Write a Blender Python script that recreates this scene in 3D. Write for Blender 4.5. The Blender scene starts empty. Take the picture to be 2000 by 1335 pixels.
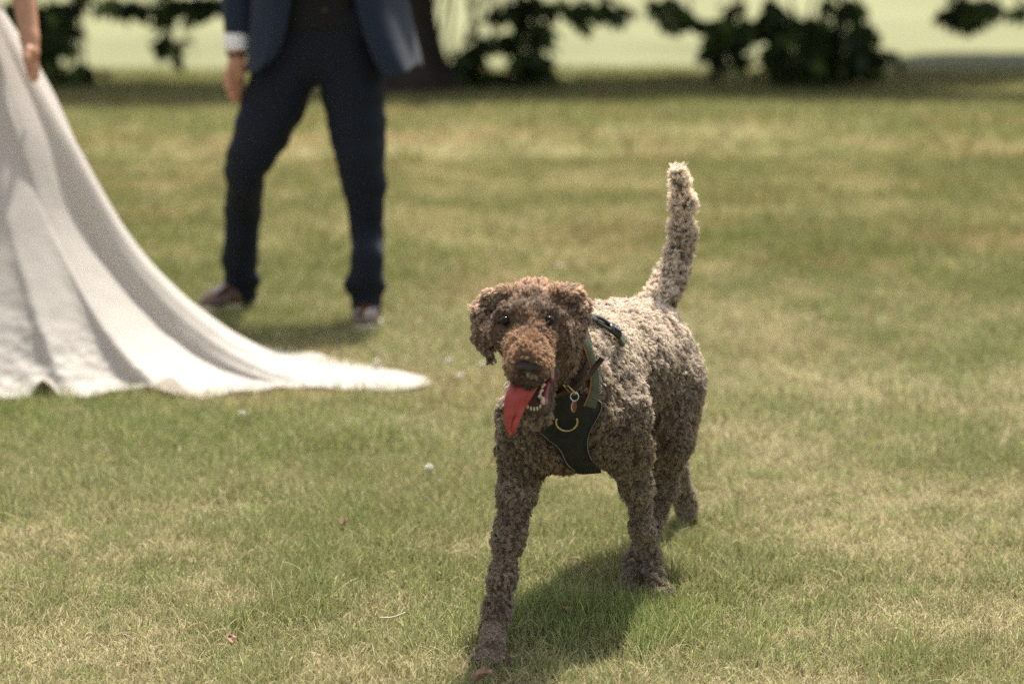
import bpy, math, random
import numpy as np
from mathutils import Vector

random.seed(7)
RNG = np.random.default_rng(11)
SC = bpy.context.scene
COL = SC.collection

# ------------------------------------------------------------------ camera, sky, sun, exposure
CAM_H = 1.32
TILT = math.radians(9.39)
FPX = 4722.0                       # 85 mm on a 36 mm sensor, counted in photograph pixels (2000 wide)
cam = bpy.data.cameras.new("camera")
cam.lens = 85.0
cam.sensor_width = 36.0
cam.clip_start = 0.05
cam.clip_end = 2000
cam.dof.use_dof = True
cam.dof.focus_distance = 4.66
cam.dof.aperture_fstop = 2.5
cam.dof.aperture_blades = 0
cam_o = bpy.data.objects.new("camera", cam)
cam_o.location = (0, 0, CAM_H)
cam_o.rotation_euler = (math.pi / 2 - TILT, 0, 0)
COL.objects.link(cam_o)
SC.camera = cam_o

SUN_EL, SUN_AZ = math.radians(62), math.radians(17)      # high, behind the scene and to its right
world = bpy.data.worlds.new("World")
SC.world = world
world.use_nodes = True
wn = world.node_tree.nodes
wn.clear()
sky = wn.new("ShaderNodeTexSky")
sky.sky_type = 'NISHITA'
sky.sun_disc = False
sky.sun_elevation = SUN_EL
sky.sun_rotation = SUN_AZ
sky.air_density = 1.0
sky.dust_density = 3.0
sky.ozone_density = 1.0
bg = wn.new("ShaderNodeBackground")
bg.inputs["Strength"].default_value = 0.108
wo = wn.new("ShaderNodeOutputWorld")
hsv = wn.new("ShaderNodeHueSaturation")          # thin summer haze: a paler, less blue sky
hsv.inputs["Saturation"].default_value = 0.28
world.node_tree.links.new(sky.outputs[0], hsv.inputs["Color"])
world.node_tree.links.new(hsv.outputs[0], bg.inputs[0])
world.node_tree.links.new(bg.outputs[0], wo.inputs[0])

sl = bpy.data.lights.new("sun", 'SUN')
sl.energy = 4.7
sl.angle = math.radians(2.0)
sl.color = (1.0, 0.92, 0.79)
sun = bpy.data.objects.new("sun", sl)
sd = Vector((math.sin(SUN_AZ) * math.cos(SUN_EL), math.cos(SUN_AZ) * math.cos(SUN_EL), math.sin(SUN_EL)))
sun.rotation_euler = sd.to_track_quat('Z', 'Y').to_euler()
sun.location = sd * 50
COL.objects.link(sun)

vs = SC.view_settings
vs.view_transform = 'Standard'
vs.look = 'None'
vs.gamma = 1.0
vs.exposure = 1.04
vs.use_curve_mapping = False
SC.cycles.use_denoising = False
SC.cycles.seed = 5
SC.cycles.max_bounces = 10
SC.cycles.transparent_max_bounces = 12
SC.cycles.sample_clamp_indirect = 3.0
SC.cycles_curves.shape = 'RIBBONS'
SC.cycles_curves.subdivisions = 2

# ------------------------------------------------------------------ helpers
CT, ST = math.cos(TILT), math.sin(TILT)


def w(px, py, Y):
    """The point of the place that the photograph shows at (px, py), standing Y metres away."""
    dx, v = (px - 1000.0) / FPX, (667.5 - py) / FPX
    t = Y / (CT + v * ST)
    return np.array((dx * t, Y, CAM_H + (-ST + v * CT) * t))


def g(px, py, z=0.0):
    """The point at height z seen at (px, py)."""
    dx, v = (px - 1000.0) / FPX, (667.5 - py) / FPX
    t = (z - CAM_H) / (-ST + v * CT)
    return np.array((dx * t, (CT + v * ST) * t, z))


def tag(o, label=None, cat=None, group=None, kind=None):
    for k, val in (("label", label), ("category", cat), ("group", group), ("kind", kind)):
        if val:
            o[k] = val
    return o


def empty(name, loc):
    o = bpy.data.objects.new(name, None)
    o.location = loc
    o.empty_display_size = 0.1
    COL.objects.link(o)
    return o


def link(o, parent=None):
    if o.name not in COL.objects:
        COL.objects.link(o)
    if parent is not None:
        o.parent = parent
        base = Vector(parent.location)
        q = parent.parent
        while q is not None:
            base += Vector(q.location)
            q = q.parent
        o.location = Vector(o.location) - base
    return o


def mesh_obj(name, verts, faces, mat=None, parent=None, smooth=True):
    me = bpy.data.meshes.new(name)
    verts = np.asarray(verts, dtype=np.float32)
    if isinstance(faces, np.ndarray):
        n, k = faces.shape
        me.vertices.add(len(verts))
        me.vertices.foreach_set("co", verts.ravel())
        me.loops.add(n * k)
        me.loops.foreach_set("vertex_index", faces.astype(np.int32).ravel())
        me.polygons.add(n)
        me.polygons.foreach_set("loop_start", np.arange(0, n * k, k, dtype=np.int32))
        me.polygons.foreach_set("loop_total", np.full(n, k, dtype=np.int32))
        me.update(calc_edges=True)
        me.validate()
    else:
        me.from_pydata([tuple(map(float, p)) for p in verts], [], faces)
    if smooth:
        me.polygons.foreach_set("use_smooth", np.ones(len(me.polygons), dtype=bool))
    me.update()
    if mat:
        me.materials.append(mat)
    o = bpy.data.objects.new(name, me)
    link(o, parent)
    return o


def mesh_colors(o, cols):
    at = o.data.color_attributes.new("col", 'FLOAT_COLOR', 'POINT')
    c = np.ones((len(cols), 4), dtype=np.float32)
    c[:, :3] = cols
    at.data.foreach_set("color", c.ravel())


def _hash(ix, iy, iz, seed):
    h = (ix.astype(np.int64) * 374761393 + iy.astype(np.int64) * 668265263 + iz.astype(np.int64) * 2147483647 + seed * 974634541) & 0xFFFFFFFF
    h = ((h ^ (h >> 13)) * 1274126177) & 0xFFFFFFFF
    h = h ^ (h >> 16)
    return (h & 0xFFFFFF).astype(np.float32) / float(0xFFFFFF)


def noise3(p, scale=1.0, seed=0):
    """Value noise in 0..1 at points p (N,3)."""
    p = np.asarray(p, dtype=np.float64) * scale + 1000.0
    i = np.floor(p).astype(np.int64)
    f = p - i
    f = f * f * (3 - 2 * f)
    out = 0
    for dx in (0, 1):
        for dy in (0, 1):
            for dz in (0, 1):
                wgt = (f[:, 0] if dx else 1 - f[:, 0]) * (f[:, 1] if dy else 1 - f[:, 1]) * (f[:, 2] if dz else 1 - f[:, 2])
                out = out + wgt * _hash(i[:, 0] + dx, i[:, 1] + dy, i[:, 2] + dz, seed)
    return out


def fbm(p, scale=1.0, seed=0, octaves=3):
    a, tot, s = 1.0, 0.0, 0.0
    for k in range(octaves):
        s = s + a * noise3(p, scale * 2 ** k, seed + k * 17)
        tot += a
        a *= 0.5
    return s / tot


def sstep(a, b, x):
    t = np.clip((x - a) / (b - a), 0, 1)
    return t * t * (3 - 2 * t)


def unit(v):
    v = np.asarray(v, dtype=float)
    n = np.linalg.norm(v, axis=-1, keepdims=True)
    return v / np.maximum(n, 1e-9)


class Field:
    """A signed distance field on a grid: smooth unions of round cones and ellipsoids give one continuous body."""

    def __init__(self, lo, hi, h):
        self.lo = np.array(lo, dtype=float)
        self.h = h
        self.n = np.ceil((np.array(hi) - self.lo) / h).astype(int) + 1
        self.D = np.full(self.n, 0.2, dtype=np.float32)

    def _box(self, lo, hi, pad):
        a = np.clip(np.floor((lo - pad - self.lo) / self.h).astype(int), 0, self.n - 1)
        b = np.clip(np.ceil((hi + pad - self.lo) / self.h).astype(int) + 1, 1, self.n)
        sl_ = tuple(slice(a[i], b[i]) for i in range(3))
        ax = [self.lo[i] + self.h * np.arange(a[i], b[i]) for i in range(3)]
        P = np.stack(np.meshgrid(*ax, indexing='ij'), -1).astype(np.float32)
        return sl_, P

    def _merge(self, sl_, d, k, sub=False):
        A = self.D[sl_]
        if sub:
            h_ = np.maximum(k - np.abs(-A - d), 0) / k
            self.D[sl_] = -(np.minimum(-A, d) - h_ * h_ * k / 4)
        else:
            h_ = np.maximum(k - np.abs(A - d), 0) / k
            self.D[sl_] = np.minimum(A, d) - h_ * h_ * k / 4

    def cone(self, a, b, ra, rb, k=0.02, sub=False):
        a, b = np.asarray(a, float), np.asarray(b, float)
        r = max(ra, rb)
        sl_, P = self._box(np.minimum(a, b) - r, np.maximum(a, b) + r, k + 0.03)
        ab = (b - a).astype(np.float32)
        L2 = float(ab @ ab) + 1e-12
        t = np.clip(((P - a.astype(np.float32)) @ ab) / L2, 0, 1)
        d = np.linalg.norm(P - a.astype(np.float32) - t[..., None] * ab, axis=-1) - (ra + (rb - ra) * t)
        self._merge(sl_, d, k, sub)
        return self

    def chain(self, pts, rs, k=0.02):
        for i in range(len(pts) - 1):
            self.cone(pts[i], pts[i + 1], rs[i], rs[i + 1], k)
        return self

    def ell(self, c, r, M=None, k=0.02, sub=False):
        c, r = np.asarray(c, float), np.asarray(r, float)
        R = r.max()
        sl_, P = self._box(c - R, c + R, k + 0.03)
        q = P - c.astype(np.float32)
        if M is not None:
            q = q @ np.asarray(M, dtype=np.float32).T       # rows of M: local axes
        k0 = np.linalg.norm(q / r.astype(np.float32), axis=-1)
        k1 = np.linalg.norm(q / (r * r).astype(np.float32), axis=-1)
        d = k0 * (k0 - 1) / np.maximum(k1, 1e-6)
        d = np.where(k0 < 1e-4, -r.min(), d)
        self._merge(sl_, d.astype(np.float32), k, sub)
        return self

    def cut(self, p, n):
        """Removes the half space on the side n points to."""
        p, n = np.asarray(p, float), unit(n)
        ax = [self.lo[i] + self.h * np.arange(self.n[i]) for i in range(3)]
        d = (ax[0] - p[0])[:, None, None] * n[0] + (ax[1] - p[1])[None, :, None] * n[1] + (ax[2] - p[2])[None, None, :] * n[2]
        self.D = np.maximum(self.D, d.astype(np.float32))
        return self

    def bump(self, amp, scale, seed=3, stretch=(1, 1, 1)):
        m = np.abs(self.D) < 0.05
        idx = np.argwhere(m)
        p = self.lo + idx * self.h
        self.D[m] -= (amp * (fbm(p * np.array(stretch), scale, seed, 2) - 0.5) * 2).astype(np.float32)
        return self

    def at(self, p):
        q = (np.asarray(p, float) - self.lo) / self.h
        q = np.clip(q, 0, self.n - 1.001)
        i = np.floor(q).astype(int)
        f = q - i
        out = 0
        for dx in (0, 1):
            for dy in (0, 1):
                for dz in (0, 1):
                    wgt = (f[..., 0] if dx else 1 - f[..., 0]) * (f[..., 1] if dy else 1 - f[..., 1]) * (f[..., 2] if dz else 1 - f[..., 2])
                    out = out + wgt * self.D[i[..., 0] + dx, i[..., 1] + dy, i[..., 2] + dz]
        return out

    def grad(self, p):
        e = self.h
        p = np.asarray(p, float)
        return unit(np.stack([self.at(p + np.eye(3)[i] * e) - self.at(p - np.eye(3)[i] * e) for i in range(3)], -1))

    def mesh(self):
        D = self.D
        nx, ny, nz = D.shape
        s = D < 0
        offs = [(a, b, c) for a in (0, 1) for b in (0, 1) for c in (0, 1)]
        cnt = np.zeros((nx - 1, ny - 1, nz - 1), dtype=np.uint8)
        for a, b, c in offs:
            cnt += s[a:nx - 1 + a, b:ny - 1 + b, c:nz - 1 + c]
        act = (cnt > 0) & (cnt < 8)
        idx = np.argwhere(act)
        ids = np.full(act.shape, -1, dtype=np.int64)
        ids[act] = np.arange(len(idx))
        vals = np.stack([D[idx[:, 0] + a, idx[:, 1] + b, idx[:, 2] + c] for a, b, c in offs], 1).astype(float)
        O = np.array(offs, dtype=float)
        acc = np.zeros((len(idx), 3))
        num = np.zeros(len(idx))
        for i in range(8):
            for j in range(i + 1, 8):
                if np.abs(O[i] - O[j]).sum() != 1:
                    continue
                di, dj = vals[:, i], vals[:, j]
                m = (di < 0) != (dj < 0)
                t = np.where(m, di / np.where(m, di - dj, 1), 0)
                acc += np.where(m[:, None], O[i] + t[:, None] * (O[j] - O[i]), 0)
                num += m
        V = self.lo + (idx + acc / num[:, None]) * self.h
        F = []
        for ax in range(3):
            o1, o2 = (ax + 1) % 3, (ax + 2) % 3
            lo_ = [slice(None)] * 3
            hi_ = [slice(None)] * 3
            lo_[ax] = slice(0, D.shape[ax] - 1)
            hi_[ax] = slice(1, D.shape[ax])
            ch = s[tuple(lo_)] != s[tuple(hi_)]
            e = np.argwhere(ch)
            e = e[(e[:, o1] > 0) & (e[:, o2] > 0) & (e[:, o1] < D.shape[o1] - 1) & (e[:, o2] < D.shape[o2] - 1)]
            inside = s[e[:, 0], e[:, 1], e[:, 2]]
            q = []
            for d1, d2 in ((-1, -1), (0, -1), (0, 0), (-1, 0)):
                c = e.copy()
                c[:, o1] += d1
                c[:, o2] += d2
                q.append(ids[c[:, 0], c[:, 1], c[:, 2]])
            q = np.stack(q, 1)
            q[~inside] = q[~inside][:, ::-1]
            F.append(q)
        F = np.concatenate(F)
        F = F[(F >= 0).all(1)]
        return V, F


def ray_hit(F, px, py, level, y0, y1, steps=260):
    """Where sight lines through (px, py) first reach distance `level` from the body F."""
    px, py = np.atleast_1d(px).astype(float), np.atleast_1d(py).astype(float)
    Ys = np.linspace(y0, y1, steps)
    out = np.full((len(px), 3), np.nan)
    for i in range(len(px)):
        P = np.stack([w(px[i], py[i], y) for y in (y0, y1)])
        L = P[0] + (P[1] - P[0]) * ((Ys - y0) / (y1 - y0))[:, None]
        d = F.at(L) - level
        j = np.argmax(d < 0)
        if d[j] < 0:
            if j > 0:
                t = d[j - 1] / (d[j - 1] - d[j])
                out[i] = L[j - 1] + t * (L[j] - L[j - 1])
            else:
                out[i] = L[0]
    return out


def tube(pts, r, sides=8, closed=False, flat=None):
    """Verts and faces of a tube along pts; r a number or one per point."""
    pts = np.asarray(pts, float)
    n = len(pts)
    r = np.broadcast_to(np.asarray(r, float), (n,))
    T = np.gradient(pts, axis=0) if not closed else np.roll(pts, -1, 0) - np.roll(pts, 1, 0)
    T = unit(T)
    up = np.array((0.13, 0.21, 0.97))
    N = unit(np.cross(T, up))
    B = np.cross(T, N)
    a = np.arange(sides) * 2 * math.pi / sides
    V = (pts[:, None] + r[:, None, None] * (np.cos(a)[None, :, None] * N[:, None] + np.sin(a)[None, :, None] * B[:, None])).reshape(-1, 3)
    F = []
    for i in range(n if closed else n - 1):
        j = (i + 1) % n
        for k in range(sides):
            k2 = (k + 1) % sides
            F.append((i * sides + k, i * sides + k2, j * sides + k2, j * sides + k))
    if not closed:
        F.append(tuple(range(sides - 1, -1, -1)))
        F.append(tuple((n - 1) * sides + k for k in range(sides)))
    return V, F


def spline(pts, n):
    """Catmull-Rom resampling."""
    pts = np.asarray(pts, float)
    P = np.vstack([2 * pts[0] - pts[1], pts, 2 * pts[-1] - pts[-2]])
    u = np.linspace(0, len(pts) - 1 - 1e-9, n)
    i = u.astype(int)
    t = (u - i)[:, None]
    a, b, c, d = P[i], P[i + 1], P[i + 2], P[i + 3]
    return 0.5 * (2 * b + (c - a) * t + (2 * a - 5 * b + 4 * c - d) * t ** 2 + (3 * b - a - 3 * c + d) * t ** 3)


def grid_faces(n, m, wrap=False):
    F = []
    for i in range(n - 1):
        for j in range(m if wrap else m - 1):
            j2 = (j + 1) % m
            F.append((i * m + j, i * m + j2, (i + 1) * m + j2, (i + 1) * m + j))
    return F


def sheet(P, thick, nrm=None):
    """Closed thin solid from a grid of points (n,m,3)."""
    n, m, _ = P.shape
    if nrm is None:
        du, dv = np.gradient(P, axis=0), np.gradient(P, axis=1)
        nrm = unit(np.cross(dv, du))
    V = np.concatenate([(P + nrm * thick / 2).reshape(-1, 3), (P - nrm * thick / 2).reshape(-1, 3)])
    F = grid_faces(n, m)
    q = n * m
    F = F + [tuple(q + k for k in reversed(f)) for f in F]
    rim = [(0, j) for j in range(m)] + [(i, m - 1) for i in range(1, n)] + [(n - 1, j) for j in range(m - 2, -1, -1)] + [(i, 0) for i in range(n - 2, 0, -1)]
    idx = [i * m + j for i, j in rim]
    for a, b in zip(idx, idx[1:] + idx[:1]):
        F.append((b, a, q + a, q + b))
    return V, F


def strand_obj(name, P, rad, col, mat, parent=None):
    """P (N,K,3) strands, rad (N,K) radii, col (N,3): one hair object."""
    N, K, _ = P.shape
    hc = bpy.data.hair_curves.new(name)
    hc.add_curves([K] * N)
    hc.attributes["position"].data.foreach_set("vector", P.astype(np.float32).ravel())
    ra = hc.attributes.get("radius") or hc.attributes.new("radius", 'FLOAT', 'POINT')
    ra.data.foreach_set("value", rad.astype(np.float32).ravel())
    ca = hc.attributes.new("col", 'FLOAT_COLOR', 'CURVE')
    c = np.ones((N, 4), dtype=np.float32)
    c[:, :3] = col
    ca.data.foreach_set("color", c.ravel())
    hc.materials.append(mat)
    o = bpy.data.objects.new(name, hc)
    link(o, parent)
    return o


# ------------------------------------------------------------------ materials
class Mat:
    def __init__(self, name):
        self.m = bpy.data.materials.new(name)
        self.m.use_nodes = True
        self.nt = self.m.node_tree
        self.b = self.nt.nodes["Principled BSDF"]
        self.out = self.nt.nodes["Material Output"]

    def n(self, t, **kw):
        x = self.nt.nodes.new(t)
        for k, val in kw.items():
            if k.startswith("i_"):
                x.inputs[k[2:].replace("_", " ")].default_value = val
            else:
                setattr(x, k, val)
        return x

    def l(self, a, b):
        self.nt.links.new(a, b)

    def set(self, **kw):
        for k, val in kw.items():
            self.b.inputs[k.replace("_", " ")].default_value = val
        return self


def mottled(name, c1, c2, scale=8.0, rough=0.7, bump=0.0, bscale=60.0, detail=6.0, spec=0.4, sheen=0.0, metal=0.0):
    M = Mat(name)
    tc = M.n("ShaderNodeTexCoord")
    nz = M.n("ShaderNodeTexNoise")
    nz.inputs["Scale"].default_value = scale
    nz.inputs["Detail"].default_value = detail
    M.l(tc.outputs["Object"], nz.inputs["Vector"])
    r = M.n("ShaderNodeValToRGB")
    r.color_ramp.elements[0].position = 0.3
    r.color_ramp.elements[1].position = 0.7
    r.color_ramp.elements[0].color = (*c1, 1)
    r.color_ramp.elements[1].color = (*c2, 1)
    M.l(nz.outputs["Fac"], r.inputs[0])
    M.l(r.outputs[0], M.b.inputs["Base Color"])
    M.b.inputs["Roughness"].default_value = rough
    M.b.inputs["Specular IOR Level"].default_value = spec
    M.b.inputs["Metallic"].default_value = metal
    if sheen:
        M.b.inputs["Sheen Weight"].default_value = sheen
    if bump:
        n2 = M.n("ShaderNodeTexNoise")
        n2.inputs["Scale"].default_value = bscale
        n2.inputs["Detail"].default_value = 4
        M.l(tc.outputs["Object"], n2.inputs["Vector"])
        b = M.n("ShaderNodeBump")
        b.inputs["Strength"].default_value = bump
        b.inputs["Distance"].default_value = 0.01
        M.l(n2.outputs["Fac"], b.inputs["Height"])
        M.l(b.outputs[0], M.b.inputs["Normal"])
    return M.m


def blade_material(name, trans=0.35, rough=0.5, spec=0.3):
    M = Mat(name)
    a = M.n("ShaderNodeAttribute", attribute_name="col")
    M.l(a.outputs["Color"], M.b.inputs["Base Color"])
    M.b.inputs["Roughness"].default_value = rough
    M.b.inputs["Specular IOR Level"].default_value = spec
    t = M.n("ShaderNodeBsdfTranslucent")
    M.l(a.outputs["Color"], t.inputs["Color"])
    mx = M.n("ShaderNodeMixShader")
    mx.inputs[0].default_value = trans
    M.l(M.b.outputs[0], mx.inputs[1])
    M.l(t.outputs[0], mx.inputs[2])
    M.l(mx.outputs[0], M.out.inputs["Surface"])
    return M.m


def fur_material():
    M = Mat("curly_fur")
    a = M.n("ShaderNodeAttribute", attribute_name="col")
    hi = M.n("ShaderNodeHairInfo")
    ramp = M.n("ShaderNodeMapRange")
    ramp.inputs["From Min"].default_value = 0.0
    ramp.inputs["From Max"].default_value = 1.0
    ramp.inputs["To Min"].default_value = 0.28  # hair pales to the tip; dark roots also paint shade between locks
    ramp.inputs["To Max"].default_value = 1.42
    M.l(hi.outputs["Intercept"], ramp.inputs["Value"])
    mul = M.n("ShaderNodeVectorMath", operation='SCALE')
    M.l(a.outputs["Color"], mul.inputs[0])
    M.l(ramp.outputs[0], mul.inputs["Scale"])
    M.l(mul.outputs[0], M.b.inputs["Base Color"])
    M.b.inputs["Roughness"].default_value = 0.55
    M.b.inputs["Specular IOR Level"].default_value = 0.25
    t = M.n("ShaderNodeBsdfTranslucent")
    M.l(mul.outputs[0], t.inputs["Color"])
    mx = M.n("ShaderNodeMixShader")
    mx.inputs[0].default_value = 0.25
    M.l(M.b.outputs[0], mx.inputs[1])
    M.l(t.outputs[0], mx.inputs[2])
    M.l(mx.outputs[0], M.out.inputs["Surface"])
    return M.m

# ================================================================== ground
def dryness(x, y):
    """0 = lush green, 1 = parched straw, over the lawn."""
    p = np.stack([x, y, np.zeros_like(x)], 1)
    a = fbm(p * np.array((1.0, 0.9, 1)), 0.62, 41, 3)
    b = fbm(p, 2.6, 57, 3)
    c = fbm(p, 9.0, 71, 2)
    d = 0.38 * a + 0.34 * b + 0.28 * c
    d = sstep(0.35, 0.71, d)
    # greener patches before the train, under the dog, by the man and under the trees
    d = d * (1 - 0.75 * np.exp(-(((x + 0.95) / 1.0) ** 2 + ((y - 6.35) / 0.75) ** 2)))
    d = d * (1 - 0.6 * np.exp(-(((x - 0.15) / 0.40) ** 2 + ((y - 4.55) / 0.35) ** 2)))
    d = d * (1 - 0.55 * np.exp(-(((x + 0.45) / 0.8) ** 2 + ((y - 8.1) / 0.9) ** 2)))
    d = d * (1 - 0.55 * sstep(16.5, 19.5, y) * (1 - sstep(27, 29, y)))
    return np.clip(d, 0, 1)


def relief(x, y):
    p = np.stack([x, y, np.zeros_like(x)], 1)
    r = 0.05 * (fbm(p, 0.35, 91, 2) - 0.5) * sstep(8.5, 12, y)
    return r + 0.010 * (fbm(p, 5.0, 93, 2) - 0.5)


def ground_material(name, green, straw, earth):
    M = Mat(name)
    tc = M.n("ShaderNodeTexCoord")
    a = M.n("ShaderNodeAttribute", attribute_name="col")
    n1 = M.n("ShaderNodeTexNoise")
    n1.inputs["Scale"].default_value = 55.0
    n1.inputs["Detail"].default_value = 8
    M.l(tc.outputs["Object"], n1.inputs["Vector"])
    r = M.n("ShaderNodeMapRange")
    r.inputs["From Min"].default_value = 0.3
    r.inputs["From Max"].default_value = 0.7
    r.inputs["To Min"].default_value = 0.6
    r.inputs["To Max"].default_value = 1.25
    M.l(n1.outputs["Fac"], r.inputs["Value"])
    m = M.n("ShaderNodeVectorMath", operation='SCALE')
    M.l(a.outputs["Color"], m.inputs[0])
    M.l(r.outputs[0], m.inputs["Scale"])
    M.l(m.outputs[0], M.b.inputs["Base Color"])
    M.b.inputs["Roughness"].default_value = 0.9
    M.b.inputs["Specular IOR Level"].default_value = 0.1
    b = M.n("ShaderNodeBump")
    b.inputs["Strength"].default_value = 0.5
    b.inputs["Distance"].default_value = 0.02
    M.l(n1.outputs["Fac"], b.inputs["Height"])
    M.l(b.outputs[0], M.b.inputs["Normal"])
    return M.m


GREEN = np.array((0.252, 0.266, 0.112))
STRAW = np.array((0.490, 0.425, 0.265))
BROWN = np.array((0.420, 0.280, 0.165))


def lawn_colour(x, y, seed=0):
    d = dryness(x, y)[:, None]
    p = np.stack([x, y, np.zeros_like(x)], 1)
    br = sstep(0.56, 0.74, fbm(p, 1.1, 133, 3))[:, None] * 0.55 * sstep(5.0, 8.0, y)[:, None] * 1.3
    c = GREEN * (1 - d) + STRAW * d
    c = c * (1 - br) + BROWN * br
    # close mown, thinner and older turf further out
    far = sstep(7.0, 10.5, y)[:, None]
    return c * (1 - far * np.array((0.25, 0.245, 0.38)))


def sheet_ground(name, x0, x1, ys, nx, z, mat, colfun):
    xs = np.linspace(-1, 1, nx)
    X, Yg = np.meshgrid(xs, ys, indexing='ij')
    Xw = x0 + (x1 - x0) * (X + 1) / 2
    # finer towards the middle
    Xw = np.sign(X) * np.abs(X) ** 2.2 * (x1 - x0) / 2 + (x0 + x1) / 2
    P = np.stack([Xw.ravel(), Yg.ravel(), np.zeros(Xw.size)], 1)
    P[:, 2] = z + relief(P[:, 0], P[:, 1]) * np.exp(-(np.abs(P[:, 0]) / 30) ** 2)
    o = mesh_obj(name, P, np.array(grid_faces(nx, len(ys)))[:, ::-1], mat)
    mesh_colors(o, colfun(P[:, 0], P[:, 1]))
    tag(o, kind="structure")
    return o


lawn_m = ground_material("lawn_turf", GREEN, STRAW, BROWN)
ys = np.concatenate([np.linspace(-30, 2.5, 12), np.geomspace(2.7, 29.5, 240)])
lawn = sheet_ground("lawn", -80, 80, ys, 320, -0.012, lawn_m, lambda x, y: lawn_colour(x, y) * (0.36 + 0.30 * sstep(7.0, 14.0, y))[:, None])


def meadow_colour(x, y):
    p = np.stack([x, y, np.zeros_like(x)], 1)
    k = (0.5 * fbm(p * np.array((1, 0.5, 1)), 0.12, 201, 3) + 0.5 * fbm(p * np.array((1, 0.25, 1)), 0.9, 205, 2))[:, None]
    return np.array((0.182, 0.190, 0.100)) * (0.55 + 0.9 * k)


ys = np.concatenate([np.geomspace(25.2, 140, 70), np.geomspace(150, 1500, 14)])
meadow = sheet_ground("meadow", -900, 900, ys, 140, -0.006, ground_material("mown_meadow", GREEN, STRAW, BROWN), meadow_colour)

# ---- grass blades
hem_px = [(836, 757), (812, 762), (762, 764), (690, 764), (640, 760), (590, 757), (540, 762), (490, 768), (452, 770), (420, 775), (396, 781), (352, 776), (300, 768), (250, 766),
          (214, 772), (180, 778), (150, 781), (112, 776), (70, 778), (30, 783), (0, 787), (-60, 790), (-130, 790)]
TRAIN = np.array([g(x, y)[:2] for x, y in hem_px] + [(-2.6, 7.2), (-2.5, 7.9), (-1.5, 8.05), (-0.9, 7.7), tuple(g(838, 742)[:2])])


def under_train(xy):
    """True for points that the train of the gown lies on."""
    ins = np.zeros(len(xy), bool)
    c = TRAIN.mean(0)
    T = c + (TRAIN - c) * 0.985
    for a, b in zip(T, np.roll(T, -1, 0)):
        k = (a[1] > xy[:, 1]) != (b[1] > xy[:, 1])
        xx = (b[0] - a[0]) * (xy[:, 1] - a[1]) / (b[1] - a[1] + 1e-12) + a[0]
        ins ^= k & (xy[:, 0] < xx)
    return ins

blade_m = blade_material("grass_blade", 0.38, 0.5, 0.25)


def frustum_points(n, y0, y1, margin=1.42, pad=0.85, bias=0.0):
    """Points on the ground spread over what the lens takes in and a little more."""
    out = []
    got = 0
    half = 1000 / FPX * margin
    while got < n:
        y = y0 + (y1 - y0) * RNG.random(n * 2)
        wmax = half * y1 + pad
        x = (RNG.random(n * 2) * 2 - 1) * wmax
        k = np.abs(x) < half * y + pad
        out.append(np.stack([x[k], y[k]], 1))
        got += k.sum()
    return np.concatenate(out)[:n]


def blades(xy, hgt, r, K, lie=0.9, flat=0.5, colj=0.35, straw_extra=0.0, tallmask=None):
    xy = xy[~under_train(xy)]
    n = len(xy)
    x, y = xy[:, 0], xy[:, 1]
    d = dryness(x, y)
    c0 = lawn_colour(x, y)
    u = RNG.random(n)
    # each blade is either living or dead; the place decides the odds
    dead = RNG.random(n) < (0.20 + 0.55 * d + straw_extra)
    col = np.where(dead[:, None], np.array((0.620, 0.545, 0.345)) * (0.40 + 1.1 * u[:, None]), np.array((0.262, 0.278, 0.112)) * (0.40 + 1.2 * u[:, None]))
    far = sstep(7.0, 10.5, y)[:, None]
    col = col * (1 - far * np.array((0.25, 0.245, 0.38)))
    rusty = RNG.random(n) < 0.045
    col = np.where(rusty[:, None], np.array((0.22, 0.10, 0.05)), col)
    col = 0.68 * col + 0.32 * c0 * (0.8 + 0.4 * u[:, None])
    p2 = np.stack([x, y, np.zeros(n)], 1)
    h = hgt * (0.45 + 0.75 * RNG.random(n)) * (1.15 - 0.5 * d) * (0.6 + 0.8 * fbm(p2, 7.0, 301, 2))
    az = RNG.random(n) * 2 * math.pi
    tilt = lie * np.abs(RNG.normal(0, 0.75, n)) + dead * flat
    tilt = np.clip(tilt, 0, 1.5)
    t = np.linspace(0, 1, K)
    ang = tilt[:, None] * (0.45 + 0.8 * t)
    ds = 1.0 / (K - 1)
    sx = np.cumsum(np.sin(ang), 1) * ds
    sz = np.cumsum(np.cos(ang), 1) * ds
    sx -= sx[:, :1]
    sz -= sz[:, :1]
    P = np.zeros((n, K, 3))
    P[..., 0] = x[:, None] + h[:, None] * sx * np.cos(az)[:, None]
    P[..., 1] = y[:, None] + h[:, None] * sx * np.sin(az)[:, None]
    z0 = relief(x, y) - 0.012
    P[..., 2] = z0[:, None] + np.maximum(h[:, None] * sz, 0.002 * t + 0.004 * (dead[:, None] * RNG.random((n, 1))))
    rad = r * (0.7 + 0.6 * RNG.random((n, 1))) * (1 - 0.80 * t ** 1.6)
    return P, rad, col


parts = [
    (frustum_points(400000, 4.05, 6.2), 0.040, 0.00100),
    (frustum_points(310000, 6.2, 9.5), 0.046, 0.0013),
    (frustum_points(210000, 9.5, 15.0), 0.046, 0.0022),
    (frustum_points(95000, 15.0, 25.6), 0.050, 0.0042),
]
Pn, Rn, Cn = [], [], []
for xy, h, r in parts:
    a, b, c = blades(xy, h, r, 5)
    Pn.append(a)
    Rn.append(b)
    Cn.append(c)
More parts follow.
